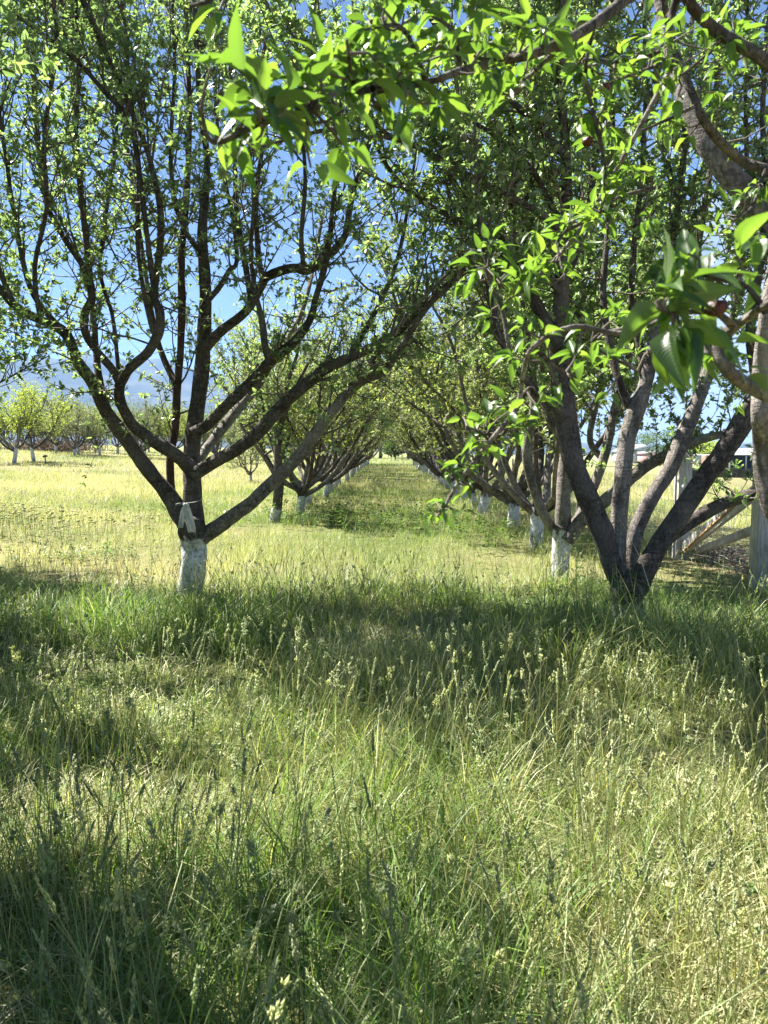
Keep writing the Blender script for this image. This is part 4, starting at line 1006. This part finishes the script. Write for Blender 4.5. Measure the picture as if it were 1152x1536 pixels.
# ------------------------------------------------------------------ fence on the right
def wood(name, c1, c2):
    m, nt, out = newmat(name)
    c = coords(nt, 'Object')
    n = noise(nt, 3, 6, .7, coords(nt, 'Object', (14, 14, 1.2)), .6); n2 = noise(nt, 5, 4, .6, c)
    f = math_n(nt, 'ADD', math_n(nt, 'MULTIPLY', n, .65), math_n(nt, 'MULTIPLY', n2, .35))
    pbsdf(nt, out, ramp(nt, f, [(.34, tuple(x * .45 for x in c1)), (.46, c1), (.64, c2)]), .85, bump(nt, f, .8, .012), .2)
    return m
POST = wood('weathered_grey_timber', (.38, .36, .34), (.62, .6, .57)); FRESH = wood('fresh_cut_pine', (.4, .24, .12), (.58, .38, .2))
RAILM = wood('dark_weathered_rail', (.13, .12, .11), (.27, .25, .23))
def steel():
    m, nt, out = newmat('galvanised_wire'); b = pbsdf(nt, out, (.55, .55, .54), .45, None, .5); b.inputs['Metallic'].default_value = .7; return m
WIRE = steel()
def bevel(o, w=.008):
    b = o.modifiers.new('edge', 'BEVEL'); b.width = w; b.segments = 2; return o
def fence():
    X = 4.22
    pn = P(1141, 893, 8.6); pf = P(1020, 845, 11.0)
    pn[2] = gz(pn[0], pn[1]); pf[2] = gz(pf[0], pf[1])
    root = empty('field_fence', (pf[0], pf[1], pf[2])); O = np.array(root.location)
    tag(root, 'weathered timber and wire fence beside the right-hand trees', 'fence')
    def part(name, fn, mat, lab=None, smooth=False):
        g = Geo(); fn(g); o = g.build(name, mat, root, smooth, O)
        if lab: o['label'] = lab
        return o
    for (b, w, h, ln) in ((pn, .2, 1.62, .0), (pf, .19, 1.5, .01)):
        bevel(part('post', lambda g: beam_box(g, b + [0, 0, -.25], b + [ln, 0, h], w, w, (1, 0, 0)), POST), .014)
    d = pf - pn; d[2] = 0; d /= np.linalg.norm(d); s = np.array([d[1], -d[0], 0])
    z = UP
    # top rail, and the two diagonal braces
    bevel(part('rail', lambda g: beam_box(g, pf + z * 1.24 + d * .05, pf + z * 1.24 - d * .05 + np.array([2.3, -.25, -.03]), .05, .13), RAILM, 'dark weathered rail running off to the right'))
    bevel(part('brace', lambda g: beam_box(g, pf + z * .16 - d * .1, pn + z * 1.13 + d * .1, .16, .055, UP), POST, 'pale diagonal brace board with cut pine edge'))
    bevel(part('brace', lambda g: beam_box(g, pf + z * .1 - d * .12 + s * .16, pn + z * .72 + d * .1 + s * .16, .1, .09), POST, 'lower grey diagonal brace'))
    part('brace_edge', lambda g: beam_box(g, pf + z * .08 - d * .1 - s * .035, pn + z * 1.05 + d * .1 - s * .035, .02, .03), FRESH)
    # thin stakes carrying the wire on down the row
    ends = [pn - d * 2.4, pn, pf]
    for k in range(1, 6):
        b = pf + d * 3.0 * k; b[2] = gz(b[0], b[1]); ends.append(b)
        part('stake', lambda g: tube(g, np.array([b + [0, 0, -.2], b + [.01, 0, .6], b + [.015, 0, 1.2]]), np.array([.03, .03, .028]), 8, .08), RAILM)
    g = Geo()
    hs = (.08, .2, .33, .48, .64, .82, 1.0)
    for a, b in zip(ends[:-1], ends[1:]):
        a = a.copy(); b = b.copy(); a[2] = gz(a[0], a[1]); b[2] = gz(b[0], b[1]); L = np.linalg.norm(b - a); n = int(L / .17)
        P2 = []
        for h in hs:
            t = np.linspace(0, 1, n + 1)
            sag = .05 * np.sin(t * np.pi) * (h > .6) + .012 * R.normal(0, 1, n + 1)
            pts = a + (b - a) * t[:, None] + np.stack([s[0] * .12 + 0 * t + .025 * np.sin(t * 9 + h * 5), s[1] * .12 + 0 * t, h - sag], -1)
            P2.append(pts); tube(g, pts, np.full(n + 1, .0028), 5)
        P2 = np.array(P2)
        for k in range(n + 1): tube(g, P2[:, k], np.full(len(hs), .0024), 5)
    tag(g.build('wire_mesh', WIRE, root, True, O), kind='stuff')
    # dry litter against the wire
    g = Geo(); n = 420
    x = pn[0] + .25 + np.abs(R.normal(0, .35, n)); y = R.uniform(8.6, 11.2, n)
    a = R.uniform(0, 6.3, n); L = R.uniform(.12, .6, n); zz = gz(x, y) + R.uniform(.0, .16, n)
    A = np.stack([x, y, zz], -1); B = A + np.stack([np.cos(a) * L, np.sin(a) * L, R.uniform(-.02, .12, n)], -1)
    twigs(g, np.stack([A, (A + B) / 2 + R.normal(0, .02, (n, 3)), B], 1), np.full(n, .005), np.full(n, .003), 4)
    tag(g.build('dry_twig_litter', TWIG_FAR), kind='stuff')
fence()

# ------------------------------------------------------------------ far right: sheds, trailers, trees, hills
PAINT_W = simple_mat('white_siding', (.42, .43, .44), (.55, .56, .57), 3, .6)
ROOF_G = simple_mat('grey_metal_roof', (.36, .38, .4), (.5, .52, .54), 2, .4, 0, None, .5)
DARK = simple_mat('dark_interior', (.02, .02, .022), (.05, .05, .05), 3, .8)
TEAL = simple_mat('teal_panel', (.1, .26, .24), (.15, .33, .3), 3, .5)
PINK = simple_mat('faded_red_siding', (.42, .22, .2), (.52, .31, .28), 3, .7)
RUST = simple_mat('rusty_steel', (.2, .1, .07), (.36, .22, .16), 5, .8)
GLASS = simple_mat('window_glass', (.03, .04, .05), (.06, .07, .08), 2, .1, 0, None, .6)
def gp(u, d):
    q = P(u, 690, d); q[2] = gz(q[0], q[1]); return q
def prism(g, c, w, l, z0, z1, over=.3):
    """gable roof, ridge along y"""
    x, y, z = c; w = w / 2 + over; l = l / 2 + over
    V = np.array([[-w, -l, z0], [w, -l, z0], [0, -l, z1], [-w, l, z0], [w, l, z0], [0, l, z1]]) + [x, y, z]
    g.add(V, [[0, 3, 5, 2], [1, 2, 5, 4], [0, 1, 4, 3]], [[0, 2, 1], [3, 4, 5]])
def shed():
    b = gp(1132, 150); O = b; root = empty('open_shed', b); tag(root, 'grey open-fronted shed with metal roof across the right field', 'shed')
    def part(n, fn, m): g = Geo(); fn(g); return g.build(n, m, root, False)
    part('roof', lambda g: g.add(np.array([[-6.2, -3, 2.7], [6.2, -3, 2.7], [6.2, 3, 3.9], [-6.2, 3, 3.9], [-6.2, -3, 2.85], [6.2, -3, 2.85], [6.2, 3, 4.05], [-6.2, 3, 4.05]]), [[0, 3, 2, 1], [4, 5, 6, 7], [0, 1, 5, 4], [1, 2, 6, 5], [2, 3, 7, 6], [3, 0, 4, 7]]), ROOF_G)
    part('wall', lambda g: g.box((0, 2.6, 1.7), 12, .2, 3.4), DARK); part('wall', lambda g: g.box((5.9, 0, 1.4), .15, 5, 2.7), PAINT_W)
    for x in (-6, -2.9, .2, 3.2): part('post', lambda g: g.box((x, -2.7, 1.35), .2, .2, 2.7), PAINT_W)
    part('side_panel', lambda g: g.box((1.6, -2.55, .9), 6.4, .12, 1.6), TEAL)
shed()
def house(u, d, w, l, h, rh, wall, roof, lab, name='house', cat='house'):
    b = gp(u, d); root = empty(name, b, math.radians(20)); tag(root, lab, cat)
    def part(n, fn, m, par=None): g = Geo(); fn(g); return g.build(n, m, par or root, False)
    part('wall', lambda g: g.box((0, 0, h / 2), w, l, h), wall); part('roof', lambda g: prism(g, (0, 0, 0), w, l, h + .003, h + rh), roof)
    for x in (-w * .28, w * .25):
        fr = part('window', lambda g: g.box((x, -l / 2 - .03, h * .55), 1.3, .06, 1.2), PAINT_W); part('pane', lambda g: g.box((x, -l / 2 - .07, h * .55), 1.05, .03, .95), GLASS, fr)
    part('door', lambda g: g.box((0, -l / 2 - .03, 1.02), 1, .06, 2.04), RUST)
house(950, 210, 7, 9, 3.2, 1.9, PAINT_W, ROOF_G, 'white gabled house seen between the right-hand limbs')
house(972, 190, 3.2, 4, 2.6, .5, PINK, ROOF_G, 'small faded red hut beside the white house', 'hut', 'hut')
def trailer(u, d, L, body, lab, name, cat):
    b = gp(u, d); root = empty(name, b); tag(root, lab, cat)
    def part(n, fn, m, par=None, bev=0):
        g = Geo(); fn(g); o = g.build(n, m, par or root, bev == 0 and n in ('wheel', 'hub'))
        if bev: bevel(o, bev)
        return o
    part('body', lambda g: g.box((0, 0, 1.55), L, 2.3, 1.9), body, None, .3); part('hitch', lambda g: g.box((-L / 2 - .6, 0, .55), 1.3, .15, .12), RUST)
    part('window', lambda g: g.box((L * .1, -1.17, 1.8), 1.3, .05, .6), GLASS)
    for x in (-.5, .5):
        def wh(g, x=x):
            a = np.array([[x, -1.28, .38], [x, -.98, .38]]); tube(g, np.array([a[0], a[0] * .5 + a[1] * .5, a[1]]), np.full(3, .38), 16)
        part('wheel', wh, DARK)
trailer(1052, 155, 8.5, PAINT_W, 'long white trailer parked across the right field', 'trailer', 'trailer')
trailer(1071, 150, 4.2, RUST, 'rusty brown trailer beside the long white one', 'trailer', 'trailer')

def broad_tree(u, d, H, W, label, seed, mat=LEAF_BROAD, name='broadleaf_tree', n=2600, ls=.32):
    r = np.random.default_rng(seed); b = gp(u, d)
    root = empty(name, b); tag(root, label, 'tree', 'shade trees beyond the right field')
    g = Geo(); tube(g, smooth_path([[0, 0, -.3], [.1, 0, H * .2], [0, .1, H * .5], [.1, 0, H * .8]], 3), np.linspace(.03 * H, .008 * H, 10), 8, .1)
    for k in range(7):
        a = r.uniform(0, 6.28); z = H * r.uniform(.2, .5); tube(g, smooth_path([[0, 0, z], [np.cos(a) * W * .2, np.sin(a) * W * .2, z + H * .15], [np.cos(a) * W * .38, np.sin(a) * W * .38, z + H * .3]], 3), np.linspace(.014 * H, .004 * H, 7), 5, .1)
    g.build('trunk', BARK, root)
    nc = 34; c = r.normal(0, 1, (nc, 3)); c /= np.linalg.norm(c, axis=1)[:, None]; c *= r.uniform(.25, 1, (nc, 1)) ** .5
    c = c * [W * .42, W * .42, H * .36] + [0, 0, H * .58]
    k = r.integers(0, nc, n); pp = c[k] + r.normal(0, 1, (n, 3)) * [W * .085, W * .085, H * .06]; pp[:, 2] = np.maximum(pp[:, 2], H * .08)
    g = Geo(); L = r.uniform(.6, 1.3, n) * ls
    leaves(g, pp, r.normal(0, 1, (n, 3)), r.normal(0, .6, (n, 3)) + UP, L, L * .45, 'far'); g.build('crown', mat, root)
broad_tree(1000, 190, 9.5, 12, 'large dark shade tree behind the white house', 51); broad_tree(1042, 175, 5.0, 6, 'round dark shrub-like tree left of the bright one', 52)
broad_tree(1068, 170, 6.5, 9, 'bright green shade tree right of the fence post', 53, LEAF_PALE); broad_tree(1120, 260, 7, 14, 'far shade tree behind the shed roof', 54); broad_tree(1165, 255, 7, 13, 'far shade tree behind the right end of the shed', 55)
broad_tree(955, 230, 10, 14, 'dark shade tree farthest left behind the white house', 56)
broad_tree(1090, 250, 6.5, 12, 'far shade tree between the bright tree and the shed', 57)
broad_tree(592, 96, 2.6, 3.0, 'small dark green bush closing the far end of the lane', 58, LEAF_BROAD, n=1500)
broad_tree(570, 112, 8.5, 9, 'tall green tree beyond the end of the lane, on its left side', 59, LEAF_FAR, n=2600)
broad_tree(612, 106, 8.0, 9, 'tall pale green tree beyond the end of the lane, on its right side', 60, LEAF_PALE, n=2600)
broad_tree(592, 128, 10, 9, 'tallest green tree beyond the middle of the lane end', 61, LEAF_FAR, n=2600)

def stake():
    b = P(68, 692, 41); b[2] = gz(b[0], b[1]); root = empty('sprinkler', b); tag(root, 'small dark irrigation riser standing in the left field', 'sprinkler')
    g = Geo(); tube(g, np.array([[0, 0, -.1], [0, 0, .3], [0, 0, .5]]), np.array([.035, .03, .03]), 8); g.build('riser', DARK, root)
    g = Geo(); tube(g, np.array([[-.12, 0, .52], [0, 0, .58], [.12, 0, .56]]), np.array([.05, .07, .04]), 8); g.build('nozzle', DARK, root)
stake()
def brush():
    b = P(80, 668, 72); b[2] = gz(b[0], b[1]); g = Geo(); n = 900
    a = R.uniform(0, 6.3, n); el = R.uniform(0.1, 1.5, n); L = R.uniform(.6, 1.5, n)
    o = np.stack([R.normal(0, 2.2, n), R.normal(0, .6, n), np.abs(R.normal(0, .3, n))], -1)
    B = o + np.stack([np.cos(a) * np.cos(el) * L, np.sin(a) * np.cos(el) * L, np.sin(el) * L * .7], -1)
    twigs(g, np.stack([o, (o + B) / 2 + R.normal(0, .08, (n, 3)), B], 1), np.full(n, .03), np.full(n, .015), 3)
    root = g.build('brush_pile', simple_mat('dead_brush', (.14, .1, .07), (.26, .19, .14), 5, .9)); root.location = b
    tag(root, 'heap of brown cut brush under the far left trees', 'brush pile')
brush()

# ------------------------------------------------------------------ mountains and hills
def mountains():
    m, nt, out = newmat('mountain_slope')
    c = coords(nt, 'Object'); sep = nd(nt, 'ShaderNodeSeparateXYZ'); lk(nt, c, sep.inputs[0])
    n = noise(nt, .004, 8, .62, c); n2 = noise(nt, .02, 5, .6, c)
    col = ramp(nt, n, [(.35, (.008, .014, .01)), (.5, (.03, .035, .024)), (.65, (.075, .07, .05))])
    hh = math_n(nt, 'ADD', sep.outputs[2], math_n(nt, 'MULTIPLY', n2, 160))
    snow = ramp(nt, math_n(nt, 'DIVIDE', hh, 1000.0), [(.72, (0, 0, 0)), (.76, (1, 1, 1))])
    col = mixc(nt, math_n(nt, 'MULTIPLY', snow, .7), col, (.8, .82, .85))
    pbsdf(nt, out, col, .95, None, .1)
    az = np.radians(np.linspace(-62, 62, 300)); rr = np.linspace(2600, 6200, 110)
    A, Rr = np.meshgrid(az, rr)
    X = np.sin(A) * Rr; Y = np.cos(A) * Rr
    u = 585 + np.tan(A) * F
    # skyline elevation in the photo, per column
    sky = np.interp(u, [-1500, -400, 0, 60, 110, 160, 200, 240, 300, 360, 420, 520, 640, 800, 1000, 1152, 1600, 3000], [560, 520, 523, 532, 534, 542, 551, 543, 556, 578, 600, 622, 645, 660, 668, 662, 650, 640])
    peak = (678 - sky) / F * 5000
    t = (Rr - 2600) / 2400
    env = np.where(t < 1, np.clip(t, 0, 1) ** 1.5, 1 - .5 * (t - 1))
    rid = 1 - np.abs(2 * fbm(X * .0016 + Y * .0004, Y * .0011, 91, 6) - 1)
    rid2 = 1 - np.abs(2 * fbm(X * .005, Y * .004, 93, 5) - 1)
    Z = peak * env * (.62 + .42 * rid + .1 * (rid2 - .5)) - 5
    Z[0] = -30
    ny, nx = A.shape; i = np.arange(ny - 1)[:, None] * nx; j = np.arange(nx - 1)[None, :]
    Q = np.stack([i + j, i + j + 1, i + nx + j + 1, i + nx + j], -1).reshape(-1, 4)
    tag(mk('mountains', np.stack([X, Y, Z], -1), Q, None, m), kind='structure')
    return float(Z.max())
ZM = mountains()

def haze():
    g = Geo(); top = ZM + 30; g.box((0, 1500, (top - 40) / 2), 16000, 14000, top + 40)
    m, nt, out = newmat('haze_air')
    v = nd(nt, 'ShaderNodeVolumePrincipled'); v.inputs['Color'].default_value = (.34, .58, 1, 1); v.inputs['Density'].default_value = HAZE; v.inputs['Anisotropy'].default_value = .0
    lk(nt, v.outputs[0], out.inputs['Volume'])
    tag(g.build('haze', m, None, False), kind='stuff')
HAZE = .00013
haze()

# ------------------------------------------------------------------ light
AZ, EL = math.radians(-56), math.radians(54)
S = Vector((math.sin(AZ) * math.cos(EL), math.cos(AZ) * math.cos(EL), math.sin(EL)))
sd = bpy.data.lights.new('sun', 'SUN'); sd.energy = 5.0; sd.angle = math.radians(.53); sd.color = (1, .95, .86)
so = bpy.data.objects.new('sun', sd); COL.objects.link(so); so.rotation_euler = S.to_track_quat('Z', 'Y').to_euler()
w = bpy.data.worlds.new('World'); sc.world = w; w.use_nodes = True
nt = w.node_tree; bg = nt.nodes['Background']
sk = nt.nodes.new('ShaderNodeTexSky'); sk.sky_type = 'NISHITA'; sk.sun_disc = False; sk.sun_elevation = EL; sk.sun_rotation = AZ
sk.air_density = .6; sk.dust_density = .1; sk.ozone_density = 4.2; sk.altitude = 2600
tc = nt.nodes.new('ShaderNodeTexCoord'); sx = nt.nodes.new('ShaderNodeSeparateXYZ'); lk(nt, tc.outputs['Generated'], sx.inputs[0])
cn = noise(nt, 5.5, 7, .62, coords(nt, 'Generated', (1, 1, 3.2)), .3)
low = ramp(nt, math_n(nt, 'ADD', sx.outputs[2], math_n(nt, 'MULTIPLY', sx.outputs[0], -.35)), [(.0, (1, 1, 1)), (.12, (.6, .6, .6)), (.34, (0, 0, 0))])
cl = ramp(nt, math_n(nt, 'ADD', math_n(nt, 'MULTIPLY', cn, .75), math_n(nt, 'MULTIPLY', low, .42)), [(.52, (0, 0, 0)), (.72, (1, 1, 1))])
lk(nt, mixc(nt, math_n(nt, 'MULTIPLY', cl, .9), sk.outputs[0], (3.4, 3.65, 4.0)), bg.inputs[0]); bg.inputs[1].default_value = .05
sc.view_settings.view_transform = 'Standard'; sc.view_settings.look = 'None'
sc.view_settings.exposure = 2.25; sc.view_settings.gamma = 1
sc.cycles.max_bounces = 7; sc.cycles.diffuse_bounces = 3; sc.cycles.glossy_bounces = 2; sc.cycles.transmission_bounces = 4; sc.cycles.volume_bounces = 0
sc.cycles.transparent_max_bounces = 8; sc.cycles.caustics_reflective = False; sc.cycles.caustics_refractive = False
sc.cycles.sample_clamp_indirect = 6
sc.cycles.use_denoising = True; sc.cycles.denoiser = 'OPENIMAGEDENOISE'; sc.cycles.denoising_input_passes = 'RGB_ALBEDO_NORMAL'; sc.cycles.denoising_prefilter = 'NONE'
